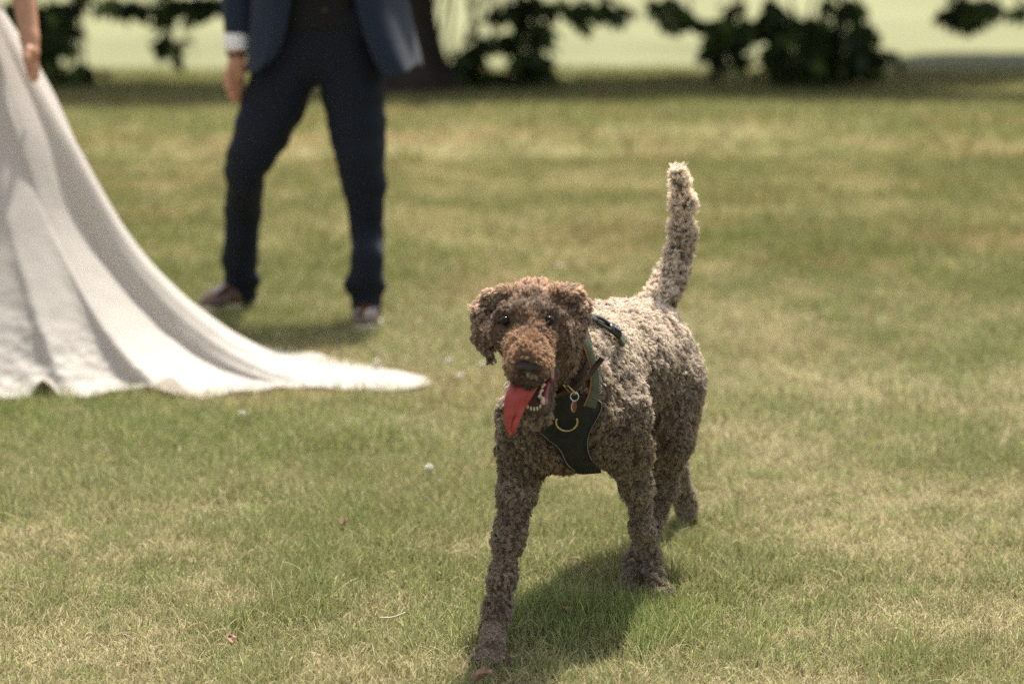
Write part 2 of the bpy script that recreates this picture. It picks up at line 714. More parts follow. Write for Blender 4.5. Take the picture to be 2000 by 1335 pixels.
# taller seeding bents and coarse tufts, in clumps
ctr = frustum_points(1300, 4.1, 11.0)
cl = np.repeat(ctr, 26, 0) + RNG.normal(0, 0.022, (1300 * 26, 2))
a, b, c = blades(cl, 0.062, 0.0010, 5, lie=0.8)
c = c * np.array((0.72, 0.90, 0.66))
Pn.append(a); Rn.append(b); Cn.append(c)
for cx_, cy_, sx_, sy_, num in ((0.10, 4.60, 0.15, 0.11, 4200), (0.34, 4.58, 0.18, 0.12, 1500), (-1.1, 6.55, 0.55, 0.28, 9000)):
    xy = RNG.normal(0, 1, (num, 2)) * np.array((sx_, sy_)) + np.array((cx_, cy_))
    ce_ = xy[:: 14]
    xy = np.repeat(ce_, 14, 0)[:num] + RNG.normal(0, 0.016, (len(np.repeat(ce_, 14, 0)[:num]), 2))
    a, b, c = blades(xy, 0.054, 0.0010, 5, lie=0.8, flat=0.3)
    Pn.append(a); Rn.append(b); Cn.append(c * np.array((0.80, 0.95, 0.72)))
# broad pale straws lying on top
a, b, c = blades(frustum_points(6000, 4.05, 8.5), 0.048, 0.0011, 5, lie=1.3, flat=0.7, straw_extra=1.0)
a[..., 2] += 0.012
Pn.append(a); Rn.append(b); Cn.append(np.tile(np.array((0.55, 0.47, 0.30)), (len(a), 1)) * (0.6 + 0.7 * RNG.random((len(a), 1))))
grass = strand_obj("grass", np.concatenate(Pn), np.concatenate(Rn), np.concatenate(Cn), blade_m)
tag(grass, "short mown lawn grass, part green and part parched to straw", "grass", kind="stuff")

# ================================================================== trees
bark_m = mottled("bark", (0.014, 0.010, 0.007), (0.036, 0.026, 0.018), 6, 0.9, 0.8, 25)
leafm = blade_material("tree_leaf", 0.22, 0.55, 0.2)


def leaves(centres, radii, n, size, seed_col=(0.036, 0.058, 0.016), droop=0.5, rng=RNG, spread=1.0):
    """n five-sided folded leaves filling ellipsoids; verts, faces, colours."""
    vol = np.array([r[0] * r[1] * r[2] for r in radii])
    which = rng.choice(len(centres), n, p=vol / vol.sum())
    d = unit(rng.normal(0, 1, (n, 3))) * (rng.random((n, 1)) ** 0.42) * spread
    c = np.asarray(centres)[which] + d * np.asarray(radii)[which]
    s = size * (0.6 + 0.8 * rng.random(n))
    az = rng.random(n) * 2 * math.pi
    pitch = -droop * rng.random(n) * 1.6
    f = np.stack([np.cos(az) * np.cos(pitch), np.sin(az) * np.cos(pitch), np.sin(pitch)], 1)
    side = unit(np.cross(f, np.array((0, 0, 1.0)) + rng.normal(0, 0.35, (n, 3))))
    up = np.cross(side, f)
    prof = ((0, 0, 0), (0.42, 0.36, 0.07), (0.72, 0.24, 0.03), (1.0, 0, -0.10), (0.72, -0.24, 0.03), (0.42, -0.36, 0.07))
    V = np.stack([c + s[:, None] * (a * f + b * side + e * up) for a, b, e in prof], 1).reshape(-1, 3)
    k = np.arange(n)[:, None] * 6
    F = np.concatenate([k + np.array([[0, 1, 2, 3]]), k + np.array([[0, 3, 4, 5]])])
    col = np.array(seed_col) * (0.55 + 0.9 * rng.random((n, 1))) * np.array((1, 1, 1))
    return V, F, np.repeat(col, 6, 0)


def leaf_obj(name, centres, radii, n, size, parent, **kw):
    V, F, c = leaves(centres, radii, n, size, **kw)
    o = mesh_obj(name, V, F, leafm, parent, smooth=False)
    mesh_colors(o, c)
    return o


def limb(parent, pts, r0, r1, name="limb"):
    n = 14
    c = spline(pts, n)
    c = c + (RNG.random((n, 3)) - 0.5) * r0 * 0.3 * np.linspace(0.2, 1, n)[:, None]
    v, q = tube(c, np.linspace(r0, r1, n), 9)
    return mesh_obj(name, v, q, bark_m, parent)


def trunk_mesh(base, top, r0, r1, flare, parent):
    base, top = np.asarray(base, float), np.asarray(top, float)
    n, m = 26, 30
    V = []
    for i in range(n):
        t = i / (n - 1)
        c = base + (top - base) * t + np.array((0.12 * math.sin(t * 3), 0.1 * math.sin(t * 2.2), 0))
        zr = (c[2] - base[2])
        rr = r0 + (r1 - r0) * t + flare * math.exp(-zr / 0.42)
        for k in range(m):
            a = 2 * math.pi * k / m
            but = 1 + (0.13 * math.sin(5 * a + 0.6) + 0.09 * math.sin(8 * a + 2)) * math.exp(-zr / 0.7) + 0.03 * math.sin(13 * a + 4 * t)
            V.append(c + rr * but * np.array((math.cos(a), math.sin(a), 0)))
    return mesh_obj("trunk", V, grid_faces(n, m, True) + [tuple(range((n - 1) * m, n * m))], bark_m, parent)


def blob(px, py, rx, ry, Y, deep=0.35):
    c = w(px, py, Y)
    s = np.linalg.norm(c - np.array((0, 0, CAM_H))) / FPX
    return c, (rx * s, max(deep, 0.6 * rx * s), ry * s)


def sprays(centres, radii, per_area, size, rng=RNG):
    """Leaves strung along short hanging shoots that start inside ellipsoids and droop out of them."""
    base, dirs, lens = [], [], []
    for c, r in zip(centres, radii):
        k = max(3, int(per_area * r[0] * r[2]))
        d = unit(rng.normal(0, 1, (k, 3))) * rng.random((k, 1)) ** 0.5
        base.append(c + d * np.asarray(r) * np.array((0.85, 1.0, 0.8)) + np.array((0, 0, 0.15 * r[2])))
        o = d * np.array((1.0, 1.0, 0.3)) + rng.normal(0, 0.35, (k, 3)) + np.array((0, 0, -0.75))
        dirs.append(unit(o))
        lens.append(np.clip((0.35 + 0.55 * rng.random(k)) * r[2] * 1.25, 0.08, 0.55))
    base, dirs, lens = np.concatenate(base), np.concatenate(dirs), np.concatenate(lens)
    m = 6
    n = len(base) * m
    t = np.tile((np.arange(m) + 0.3) / m, len(base))
    b, d, L = np.repeat(base, m, 0), np.repeat(dirs, m, 0), np.repeat(lens, m)
    pos = b + d * (L * t)[:, None] + np.array((0, 0, -1.0)) * (0.35 * L * t * t)[:, None] + rng.normal(0, 0.012, (n, 3))
    f = unit(d * 0.6 + rng.normal(0, 0.55, (n, 3)) + np.array((0, 0, -0.45)))
    s = size * (0.55 + 0.75 * rng.random(n)) * (1 - 0.3 * t)
    side = unit(np.cross(f, np.array((0, 0, 1.0)) + rng.normal(0, 0.6, (n, 3))))
    up = np.cross(side, f)
    prof = ((0, 0, 0), (0.42, 0.34, 0.07), (0.72, 0.22, 0.03), (1.0, 0, -0.10), (0.72, -0.22, 0.03), (0.42, -0.34, 0.07))
    V = np.stack([pos + s[:, None] * (a * f + e * side + z * up) for a, e, z in prof], 1).reshape(-1, 3)
    V[:, 2] = np.maximum(V[:, 2], 0.015)
    k = np.arange(n)[:, None] * 6
    F = np.concatenate([k + np.array([[0, 1, 2, 3]]), k + np.array([[0, 3, 4, 5]])])
    col = np.array((0.036, 0.058, 0.016)) * (0.55 + 0.9 * rng.random((n, 1)))
    young = rng.random((n, 1)) < 0.18
    col = np.where(young, np.array((0.095, 0.135, 0.030)) * (0.7 + 0.6 * rng.random((n, 1))), col)
    return V, F, np.repeat(col, 6, 0)


def bough(tree, blobs, Y, n, size, root, jitter=0.5):
    C_, R_ = [], []
    for b in blobs:
        c, r = blob(*b, Y + (RNG.random() - 0.5) * jitter)
        C_.append(c)
        R_.append(r)
    V, F, c = sprays(C_, R_, 430, size * 1.15)
    o = mesh_obj("hanging_leaves", V, F, leafm, tree, smooth=False)
    mesh_colors(o, c)
    # the twig that carries the leaves, from the limb above
    order = sorted(range(len(C_)), key=lambda i: -C_[i][2])
    top = C_[order[0]]
    twigs, tf, k = [], [], 0
    for i in order:
        up = np.asarray(root) * 0.35 + top * 0.65 + np.array((0, 0, 0.3))
        v, q = tube(spline([np.asarray(root), up, C_[i] + np.array((0, 0, R_[i][2] * 0.4)), C_[i] - np.array((0, 0, R_[i][2] * 0.6))], 10), np.linspace(0.022, 0.006, 10), 5)
        twigs.append(v)
        tf += [tuple(a + k for a in t) for t in q]
        k += len(v)
    mesh_obj("twig", np.concatenate(twigs), tf, bark_m, o)
    return o


# the tree whose trunk stands behind the man
Yt = 22.6
tb = g(768, 176)
tree1 = empty("tree", tb)
tag(tree1, "dark broadleaf tree with a thick flared trunk behind the standing man", "tree", "trees shading the edge of the lawn")
trunk_mesh(tb - np.array((0, 0, 0.05)), tb + np.array((-0.15, 0.5, 3.2)), 0.27, 0.24, 0.33, tree1)
crown_c = np.array((1.3, tb[1] + 2.2, 3.7))
for pts, r in (([(-0.9, tb[1] + 0.5, 2.6), (0.2, tb[1] + 0.6, 3.4), (1.4, tb[1] + 0.3, 3.1), (2.4, tb[1] - 0.2, 2.2)], 0.16),
               ([(-1.0, tb[1] + 0.5, 2.8), (0.4, tb[1] + 2.0, 4.0), (2.2, tb[1] + 4.0, 4.8)], 0.2),
               ([(-1.2, tb[1] + 0.5, 2.8), (-2.0, tb[1] + 0.6, 3.4), (-3.3, tb[1] + 0.4, 2.6)], 0.15),
               ([(-1.1, tb[1] + 0.6, 2.9), (-0.4, tb[1] + 3.2, 4.8), (-0.8, tb[1] + 5.2, 5.6)], 0.2)):
    limb(tree1, pts, r, 0.04)
cc_, cr_ = [], []
for _ in range(46):
    d = unit(RNG.normal(0, 1, 3)) * RNG.random() ** 0.4
    xx = crown_c[0] + d[0] * 4.9
    cc_.append(np.array((xx, 23.3 + 0.50 * max(xx, -1.0) + 0.75 * d[1], 3.6 + 1.5 * d[2])))
    cr_.append(tuple(RNG.uniform(0.6, 1.25, 3) * np.array((1.2, 0.8, 0.65))))
for _ in range(26):  # low leaf skirt added out of view to block skylight
    cc_.append(np.array((RNG.uniform(-3.6, 4.6), RNG.uniform(21.6, 22.4), RNG.uniform(1.7, 2.6))))
    cr_.append((RNG.uniform(0.6, 1.0), 0.35, 0.5))
leaf_obj("crown", cc_, cr_, 56000, 0.31, tree1)

b1 = [(1040, 8, 34, 34, ), (1034, 60, 28, 34), (1046, 112, 28, 36), (985, 22, 24, 22), (1005, 70, 18, 18)]
b2 = [(800, 150, 60, 25), (876, 138, 58, 30), (942, 142, 46, 27), (1000, 150, 40, 20), (1054, 140, 30, 30), (840, 168, 60, 10), (960, 164, 60, 10)]
b3 = [(932, 84, 30, 13), (962, 74, 24, 14), (905, 92, 16, 10)]
b4 = [(1130, 8, 34, 24), (1180, 8, 36, 22), (1208, 20, 14, 12), (1092, 2, 26, 16)]
b5 = [(1322, 14, 34, 24), (1350, 30, 20, 14), (1300, 24, 14, 10)]
b6 = [(1425, 42, 40, 44), (1420, 95, 34, 36), (1412, 60, 26, 26), (1500, 28, 50, 34), (1555, 60, 56, 46), (1520, 102, 48, 36)]
b7 = [(1600, 100, 56, 42), (1650, 58, 42, 46), (1660, 118, 56, 27), (1560, 130, 58, 20), (1715, 106, 30, 22), (1640, 12, 50, 22), (1600, 135, 60, 16)]
for bl, n_l, root in ((b1, 900, (0.25, tb[1] - 0.2, 2.9)), (b2, 1500, (-0.3, tb[1] + 0.2, 2.8)), (b3, 200, (0.0, tb[1], 2.9)), (b4, 420, (0.9, tb[1], 3.1)),
                      (b5, 260, (1.6, tb[1] - 0.2, 2.7)), (b6, 1150, (2.2, tb[1] - 0.3, 2.3)), (b7, 1350, (2.5, tb[1] - 0.2, 2.2))):
    bough(tree1, bl, 22.3, int(n_l * 0.8), 0.17, root)

# its neighbour to the right, standing out of sight, whose shade crosses the far lawn
tree2 = empty("tree", (7.6, 28.6, 0))
tag(tree2, "dark tree whose leaf tips hang in at the top corner over the bright meadow", "tree", "trees shading the edge of the lawn")
trunk_mesh((7.6, 28.6, -0.05), (7.5, 28.9, 3.4), 0.40, 0.3, 0.25, tree2)
limb(tree2, [(7.5, 28.8, 2.9), (6.2, 28.4, 3.6), (4.8, 26.0, 2.8)], 0.17, 0.04)
cc_, cr_ = [], []
for _ in range(34):
    d = unit(RNG.normal(0, 1, 3)) * RNG.random() ** 0.4
    cc_.append(np.array((6.4, 28.6, 4.0)) + d * np.array((3.2, 1.6, 1.7)))
    cr_.append(tuple(RNG.uniform(0.6, 1.2, 3) * np.array((1.1, 0.9, 0.65))))
leaf_obj("crown", cc_, cr_, 34000, 0.31, tree2)
bough(tree2, [(1872, 14, 30, 20), (1880, 38, 12, 13), (1950, 8, 48, 14), (1986, 8, 20, 16), (1915, 2, 40, 12), (1850, 26, 10, 10)], 23.5, 330, 0.17, (4.9, 26.0, 2.8))

# and the one to the left
tree3 = empty("tree", (-6.6, 24.2, 0))
tag(tree3, "dark tree with low hanging leaves beside the bride's arm", "tree", "trees shading the edge of the lawn")
trunk_mesh((-6.6, 24.2, -0.05), (-6.5, 24.5, 3.4), 0.36, 0.28, 0.25, tree3)
limb(tree3, [(-6.5, 24.4, 2.9), (-5.4, 23.6, 3.2), (-4.2, 22.6, 2.0)], 0.15, 0.04)
limb(tree3, [(-6.5, 24.4, 2.7), (-5.0, 24.6, 3.3), (-3.2, 23.6, 2.0)], 0.14, 0.04)
cc_, cr_ = [], []
for _ in range(34):
    d = unit(RNG.normal(0, 1, 3)) * RNG.random() ** 0.4
    cc_.append(np.array((-4.6, 23.0, 3.4)) + d * np.array((3.4, 0.9, 1.4)))
    cr_.append(tuple(RNG.uniform(0.6, 1.2, 3) * np.array((1.1, 0.9, 0.65))))
leaf_obj("crown", cc_, cr_, 30000, 0.31, tree3)
c1 = [(110, 22, 44, 32), (96, 76, 36, 40), (88, 120, 20, 18), (60, 60, 40, 60), (30, 20, 40, 30)]
c2 = [(150, 150, 34, 32), (152, 184, 30, 18), (166, 122, 14, 14), (128, 170, 20, 20)]
c3 = [(220, 0, 60, 14), (292, 6, 58, 18), (385, 2, 52, 16), (330, 16, 34, 10), (438, 10, 30, 14), (410, 18, 26, 10)]
c4 = [(336, 90, 20, 16), (330, 70, 14, 16)]
for bl, n_l, root in ((c1, 1000, (-4.4, 22.7, 2.1)), (c2, 420, (-4.2, 22.6, 2.0)), (c3, 750, (-3.3, 23.4, 2.1)), (c4, 60, (-3.2, 23.6, 2.0))):
    bough(tree3, bl, 22.4, n_l, 0.17, root)

# white clusters on stems, added to stand in for bright blurred highlights
highlight_m = mottled("white_highlight", (0.72, 0.72, 0.68), (0.82, 0.82, 0.78), 40, 0.7)
for px, py, r, lab in ((128, 16, 0.085, "tallest white highlight cluster in the meadow beyond the bride's arm"), (100, 40, 0.055, "small white highlight cluster low beside the bride's arm"), (374, 2, 0.07, "white highlight cluster in the meadow beside the man's sleeve")):
    c = w(px, py, 28.0)
    e = empty("highlight_cluster", (c[0], c[1], 0))
    tag(e, lab, "wild flower", "white highlight clusters in the meadow")  # added cluster, stands in for a bright blurred highlight
    V, F, k = [], [], 0
    for i in range(90):
        d = unit(RNG.normal(0, 1, 3))
        d[2] = abs(d[2]) * 0.7
        q = c + d * r * RNG.random() ** 0.4
        n_ = unit(RNG.normal(0, 0.4, 3) + np.array((0, 0, 1)))
        a_ = unit(np.cross(n_, (1, 0.2, 0))) * r * 0.22
        b_ = np.cross(n_, a_)
        V += [q + a_, q + b_, q - a_, q - b_]
        F.append((k, k + 1, k + 2, k + 3))
        k += 4
    mesh_obj("flower_head", V, F, highlight_m, e, smooth=False)  # cluster stands for a bright blurred spot
    v, q = tube(spline([np.array((c[0] + 0.03, c[1], -0.02)), c * np.array((1, 1, 0.5)), c], 8), 0.006, 6)
    mesh_obj("stem", v, q, bark_m, e)
# ================================================================== the dog
DOG = Field((-0.17, 4.05, -0.03), (0.56, 5.62, 0.98), 0.0045)


def dog_body(F):
    # trunk
    F.cone(w(1113, 806, 4.62), w(1190, 742, 4.90), 0.093, 0.096, 0.05)
    F.cone(w(1130, 704, 4.70), w(1196, 692, 4.92), 0.092, 0.092, 0.06)
    F.cone(w(1196, 690, 4.92), w(1240, 684, 5.06), 0.092, 0.090, 0.06)
    F.cone(w(1190, 742, 4.90), w(1240, 714, 5.06), 0.098, 0.082, 0.06)
    F.cone(w(1240, 684, 5.06), w(1262, 688, 5.15), 0.088, 0.088, 0.05)
    F.ell(w(1092, 800, 4.55), (0.080, 0.07, 0.10), None, 0.06)          # breast
    F.cone(w(1082, 838, 4.57), w(1168, 846, 4.64), 0.062, 0.062, 0.04)
    # neck
    F.cone(w(1128, 700, 4.66), w(1060, 668, 4.45), 0.080, 0.054, 0.05)
    F.cone(w(1108, 790, 4.58), w(1066, 690, 4.45), 0.075, 0.055, 0.05)
    # fore leg reaching ahead (the dog's own right)
    F.cone(w(1085, 700, 4.70), w(1040, 822, 4.61), 0.052, 0.056, 0.05)
    F.chain([w(1042, 825, 4.61), w(1026, 886, 4.60), w(1010, 955, 4.575), w(994, 1045, 4.545), w(981, 1130, 4.515), w(972, 1190, 4.50), w(961, 1232, 4.48)],
            [0.055, 0.041, 0.0285, 0.0220, 0.0168, 0.0166, 0.0205], 0.03)
    p = g(957, 1272, 0.026)
    F.cone(w(964, 1225, 4.49), p + np.array((0.004, 0.015, 0.004)), 0.020, 0.0215, 0.02)
    for dx, dy, r in ((-0.024, -0.024, 0.0125), (-0.009, -0.036, 0.0135), (0.008, -0.036, 0.0135), (0.022, -0.022, 0.0125)):
        F.cone(p + np.array((dx * .6, 0.0, 0.0)), p + np.array((dx, dy, -0.011)), 0.013, r * 1.08, 0.005)
    # fore leg pushing off behind (the dog's own left)
    F.cone(w(1165, 690, 4.72), w(1200, 800, 4.64), 0.05, 0.060, 0.05)
    F.chain([w(1200, 800, 4.64), w(1222, 880, 4.68), w(1243, 950, 4.74), w(1255, 1030, 4.80), w(1266, 1090, 4.85), w(1278, 1125, 4.875)],
            [0.058, 0.041, 0.0220, 0.0155, 0.0143, 0.0182], 0.03)
    q = g(1283, 1142, 0.026)
    F.cone(w(1278, 1122, q[1] + 0.012), q, 0.0185, 0.0215, 0.02)
    for dx, dy, r in ((-0.020, -0.016, 0.0125), (-0.007, -0.026, 0.013), (0.008, -0.026, 0.013), (0.021, -0.014, 0.0125)):
        F.cone(q + np.array((dx * .6, 0.0, 0.0)), q + np.array((dx, dy, -0.011)), 0.013, r * 1.08, 0.005)
    # hind leg stepping under the body (own left)
    F.cone(w(1275, 690, 5.11), w(1298, 760, 5.06), 0.064, 0.062, 0.05)
    F.chain([w(1296, 760, 5.06), w(1301, 860, 5.00), w(1293, 945, 5.03), w(1281, 1000, 5.06)], [0.061, 0.033, 0.0200, 0.0175], 0.05)
    F.cone(w(1262, 780, 5.02), w(1284, 850, 5.01), 0.05, 0.034, 0.05)
    F.cone(w(1300, 745, 5.06), w(1299, 850, 5.00), 0.056, 0.038, 0.06)
    f = g(1232, 1136, 0.024)
    F.chain([w(1281, 1000, 5.06), f + np.array((0.012, 0.04, 0.03)), f], [0.0175, 0.0148, 0.0200], 0.02)
    for dx, dy, r in ((-0.026, -0.030, 0.0125), (-0.011, -0.040, 0.0135), (0.006, -0.038, 0.0135), (0.018, -0.026, 0.0125)):
        F.cone(f + np.array((dx * .6, 0.0, 0.0)), f + np.array((dx, dy, -0.011)), 0.013, r * 1.08, 0.005)
    # hind leg trailing, toe just leaving the grass (own right)
    F.cone(w(1225, 700, 5.16), w(1230, 770, 5.17), 0.066, 0.060, 0.05)
    F.chain([w(1230, 770, 5.17), w(1246, 845, 5.17), w(1290, 890, 5.29), w(1318, 912, 5.36)], [0.060, 0.044, 0.026, 0.0215], 0.03)
    F.chain([w(1318, 912, 5.36), w(1332, 965, 5.40), w(1341, 995, 5.42)], [0.0215, 0.0185, 0.0225], 0.02)
    F.cone(w(1341, 995, 5.42), w(1347, 1010, 5.42), 0.021, 0.0165, 0.012)
    # tail
    tp = [w(1276, 612, 5.15), w(1288, 584, 5.17), w(1309, 543, 5.20), w(1326, 494, 5.22), w(1333, 445, 5.22), w(1332, 395, 5.21), w(1326, 355, 5.19), w(1323, 338, 5.18)]
    F.chain(tp, [0.036, 0.024, 0.0205, 0.0175, 0.0165, 0.0138, 0.0105, 0.0075], 0.02)


# head frame: a to the viewer's right, b along the muzzle, c up
HC = w(1040, 615, 4.40)
HB = unit(w(1032, 718, 4.205) - HC)
HA = unit(np.cross(HB, (0.03, 0.0, 1.0))) * -1
HA = HA if HA[0] > 0 else -HA
HCU = np.cross(HA, HB)
HCU = HCU if HCU[2] > 0 else -HCU
HM = np.stack([HA, HB, HCU])


def hp(a, b, c):
    return HC + a * HA + b * HB + c * HCU


JAW_L, JAW_R = w(1034, 800, 4.285), w(1058, 800, 4.285)


def dog_head(F):
    F.ell(hp(0, -0.008, -0.008), (0.062, 0.082, 0.049), HM, 0.03)
    F.cone(hp(0, -0.03, -0.018), w(1062, 680, 4.46), 0.054, 0.054, 0.04)
    for s in (-1, 1):
        F.cone(hp(s * 0.018 - 0.006, 0.045, 0.020), hp(s * 0.042 - 0.006, 0.038, 0.016), 0.023, 0.018, 0.02)          # brow
        F.ell(hp(s * 0.045, 0.030, -0.022), (0.028, 0.045, 0.034), HM, 0.03)                           # cheek
        F.cone(hp(s * 0.013 - 0.003, 0.075, -0.014), hp(s * 0.013 - 0.002, 0.160, -0.017), 0.029, 0.0245, 0.03)        # muzzle
        F.cone(hp(s * 0.018 - 0.002, 0.10, -0.036), hp(s * 0.015 - 0.002, 0.158, -0.034), 0.019, 0.0185, 0.02)         # lips
        F.ell(hp(s * 0.040 - 0.008, 0.080, 0.024 + 0.003 * s), (0.019, 0.020, 0.013), HM, 0.016, sub=True)                 # eye socket
    F.cone(hp(-0.004, 0.06, 0.006), hp(-0.001, 0.168, -0.002), 0.022, 0.017, 0.03)                               # bridge
    # mouth hollow, then the lower jaw
    F.cone(hp(0.006, 0.070, -0.074), hp(0.006, 0.17, -0.096), 0.022, 0.036, 0.012, sub=True)
    F.cone(hp(0.034, 0.02, -0.060), JAW_R, 0.022, 0.0125, 0.02)
    F.cone(hp(-0.020, 0.02, -0.060), JAW_L, 0.022, 0.0125, 0.02)
    F.cone(JAW_L, JAW_R, 0.0135, 0.0135, 0.015)
    F.cone(hp(0.008, 0.00, -0.090), 0.5 * (JAW_L + JAW_R) - 0.016 * HB - 0.008 * HCU, 0.026, 0.013, 0.02)
    # ears
    F.chain([hp(0.055, -0.012, 0.040), w(1122, 578, 4.43), w(1133, 602, 4.42), w(1124, 645, 4.40), w(1117, 678, 4.385)], [0.016, 0.0155, 0.0175, 0.0175, 0.0095], 0.012)
    F.chain([hp(-0.055, -0.012, 0.036), w(957, 588, 4.43), w(942, 608, 4.42), w(946, 655, 4.40), w(957, 698, 4.385)], [0.016, 0.0155, 0.0175, 0.0185, 0.0095], 0.012)


dog_body(DOG)
dog_head(DOG)
BARE = DOG.D.copy()
DOG.bump(0.0078, 42.0, 5, (1.25, 1.1, 0.66))
zz_ = (DOG.lo[2] + DOG.h * np.arange(DOG.n[2])).astype(np.float32)
kz = (0.2 + 0.8 * sstep(0.26, 0.36, zz_))[None, None, :]
DOG.D = BARE * (1 - kz) + DOG.D * kz
DV, DF = DOG.mesh()

skin_mat = mottled("dog_skin", (0.070, 0.040, 0.024), (0.11, 0.065, 0.040), 30, 0.8, 0.3, 200)
dog = empty("dog", (0.10, 4.7, 0))
tag(dog, "curly brown grey dog walking with its red tongue hanging out, in a black harness", "dog")
body = mesh_obj("body", DV, DF, skin_mat, dog)

# claws of the leading paw
claw_m = mottled("claw", (0.012, 0.009, 0.007), (0.03, 0.022, 0.016), 80, 0.4)
pw_ = g(957, 1272, 0.026)
for dx, dy, r in ((-0.024, -0.024, 0.0125), (-0.009, -0.036, 0.0135), (0.008, -0.036, 0.0135), (0.022, -0.022, 0.0125)):
    b0_ = pw_ + np.array((dx * 1.05, dy - 0.010, -0.009))
    v, q = tube(spline([b0_, b0_ + np.array((dx * 0.15, -0.010, -0.002)), b0_ + np.array((dx * 0.25, -0.017, -0.011))], 7), np.linspace(0.0036, 0.0010, 7), 7)
    mesh_obj("claw", v, q, claw_m, dog)

# ---- face: eyes, nose, mouth, tongue, teeth
eye_m = Mat("dog_eye").set(Base_Color=(0.010, 0.005, 0.003, 1), Roughness=0.04, Specular_IOR_Level=0.25).m
nose_m = mottled("dog_nose", (0.016, 0.009, 0.007), (0.030, 0.017, 0.013), 120, 0.36, 0.5, 500, spec=0.5)
EYES = [hp(0.0315, 0.0650, 0.0245), hp(-0.0470, 0.0625, 0.0185)]


def small_field(c, r, h):
    c = np.asarray(c, float)
    return Field(c - r, c + r, h)


for e in EYES:
    f = small_field(e, 0.02, 0.0012)
    f.ell(e, (0.0105, 0.0100, 0.0085), HM, 0.004)
    v, q = f.mesh()
    mesh_obj("eye", v, q, eye_m, dog)

NC = hp(0, 0.186, -0.006)
f = small_field(NC, 0.045, 0.0016)
f.ell(NC, (0.0205, 0.014, 0.0105), HM, 0.006)
f.ell(hp(0, 0.191, -0.014), (0.009, 0.009, 0.009), HM, 0.008)
for s in (-1, 1):
    f.ell(hp(s * 0.013, 0.189, -0.009), (0.010, 0.011, 0.009), HM, 0.005)
    f.ell(hp(s * 0.0105, 0.2015, -0.0105), (0.0050, 0.006, 0.0036), HM, 0.003, sub=True)
v, q = f.mesh()
mesh_obj("nose", v, q, nose_m, dog)

gum_m = Mat("dog_mouth").set(Base_Color=(0.16, 0.022, 0.022, 1), Roughness=0.3, Specular_IOR_Level=0.5)
gum_m = gum_m.m
JM = 0.5 * (JAW_L + JAW_R)
f = Field(HC - 0.2, HC + 0.2, 0.0022)
f.cone(hp(0.004, 0.045, -0.062), hp(0.006, 0.095, -0.080), 0.024, 0.028, 0.012)
f.cone(JAW_L + HCU * 0.006 - HB * 0.002, JAW_R + HCU * 0.006 - HB * 0.002, 0.0105, 0.0105, 0.01)
f.cone(JAW_R + HCU * 0.006, hp(0.036, 0.075, -0.052), 0.0085, 0.008, 0.01)
f.cone(hp(0.036, 0.075, -0.052), w(1076, 742, 4.295), 0.009, 0.006, 0.008)
f.cone(JAW_L + HCU * 0.006, hp(-0.022, 0.06, -0.06), 0.0085, 0.012, 0.01)
v, q = f.mesh()
mesh_obj("mouth", v, q, gum_m, dog)

# teeth: lower incisors and canines, cheek teeth up the open side
tooth_m = Mat("tooth_enamel").set(Base_Color=(0.56, 0.49, 0.37, 1), Roughness=0.25).m
TV, TF = [], []


def tooth(base, tip, r):
    v, q = tube([base, base * 0.55 + tip * 0.45, base * 0.15 + tip * 0.85, tip], [r, r * 0.9, r * 0.6, r * 0.15], 7)
    k = sum(len(a) for a in TV)
    TV.append(v)
    TF.extend(tuple(i + k for i in t) for t in q)


for px, py, h, r, Y in ((1025, 788, 0.013, 0.0042, 4.270), (1031, 797, 0.0075, 0.0022, 4.264), (1037, 800, 0.0078, 0.0023, 4.262), (1043, 801, 0.0078, 0.0023, 4.262),
                        (1049, 800, 0.0078, 0.0023, 4.263), (1055, 796, 0.0075, 0.0022, 4.266), (1060, 788, 0.015, 0.0044, 4.272), (1056, 778, 0.007, 0.003, 4.285)):
    b = w(px, py, Y)
    tooth(b, b + HCU * h + HB * 0.001, r)
for px, py, h, r, Y in ((1064, 739, 0.007, 0.0034, 4.262), (1060, 752, 0.009, 0.0036, 4.262), (1056, 763, 0.008, 0.0033, 4.264), (1053, 771, 0.006, 0.0026, 4.268)):
    b = w(px + 3, py - 3, Y)
    tooth(b, w(px - 2, py + 5, Y - 0.004), r)
mesh_obj("teeth", np.concatenate(TV), TF, tooth_m, dog)

# tongue: a broad tapering sheet with a groove and a curled edge, hanging over the lower lip
tong_m = mottled("dog_tongue", (0.30, 0.030, 0.028), (0.42, 0.055, 0.050), 60, 0.22, 0.35, 600, spec=0.5)
rows = [(4.30, 735, 1008, 1052), (4.262, 743, 1001, 1055), (4.245, 756, 994, 1048), (4.238, 772, 988, 1038), (4.236, 790, 985.5, 1027), (4.237, 806, 985.5, 1020),
        (4.239, 820, 986.5, 1013), (4.241, 833, 989.5, 1008), (4.243, 842, 993, 1005), (4.244, 848, 997, 1001)]
rows = spline(np.array(rows), 34)
G = np.zeros((34, 15, 3))
for i, (Y, py, x0, x1) in enumerate(rows):
    for j, t in enumerate(np.linspace(-1, 1, 15)):
        s_ = i / 33
        dep = 0.007 * abs(t) ** 1.5 - 0.0055 * math.exp(-(t / 0.16) ** 2) * (1 - 0.6 * s_)     # rolled back edges, middle groove
        curl = 0.014 * sstep(0.45, 0.75, s_) * sstep(0.2, 0.6, t) * (1 - sstep(0.85, 1.0, s_))
        G[i, j] = w(x0 + (x1 - x0) * (t + 1) / 2, py + 2.5 * t * t * (s_ < 0.9), Y + dep - curl)
G += (noise3(G.reshape(-1, 3), 90, 4).reshape(34, 15, 1) - 0.5) * np.array((0, 0.003, 0))
v, q = sheet(G, 0.0045)
mesh_obj("tongue", v, q, tong_m, dog)

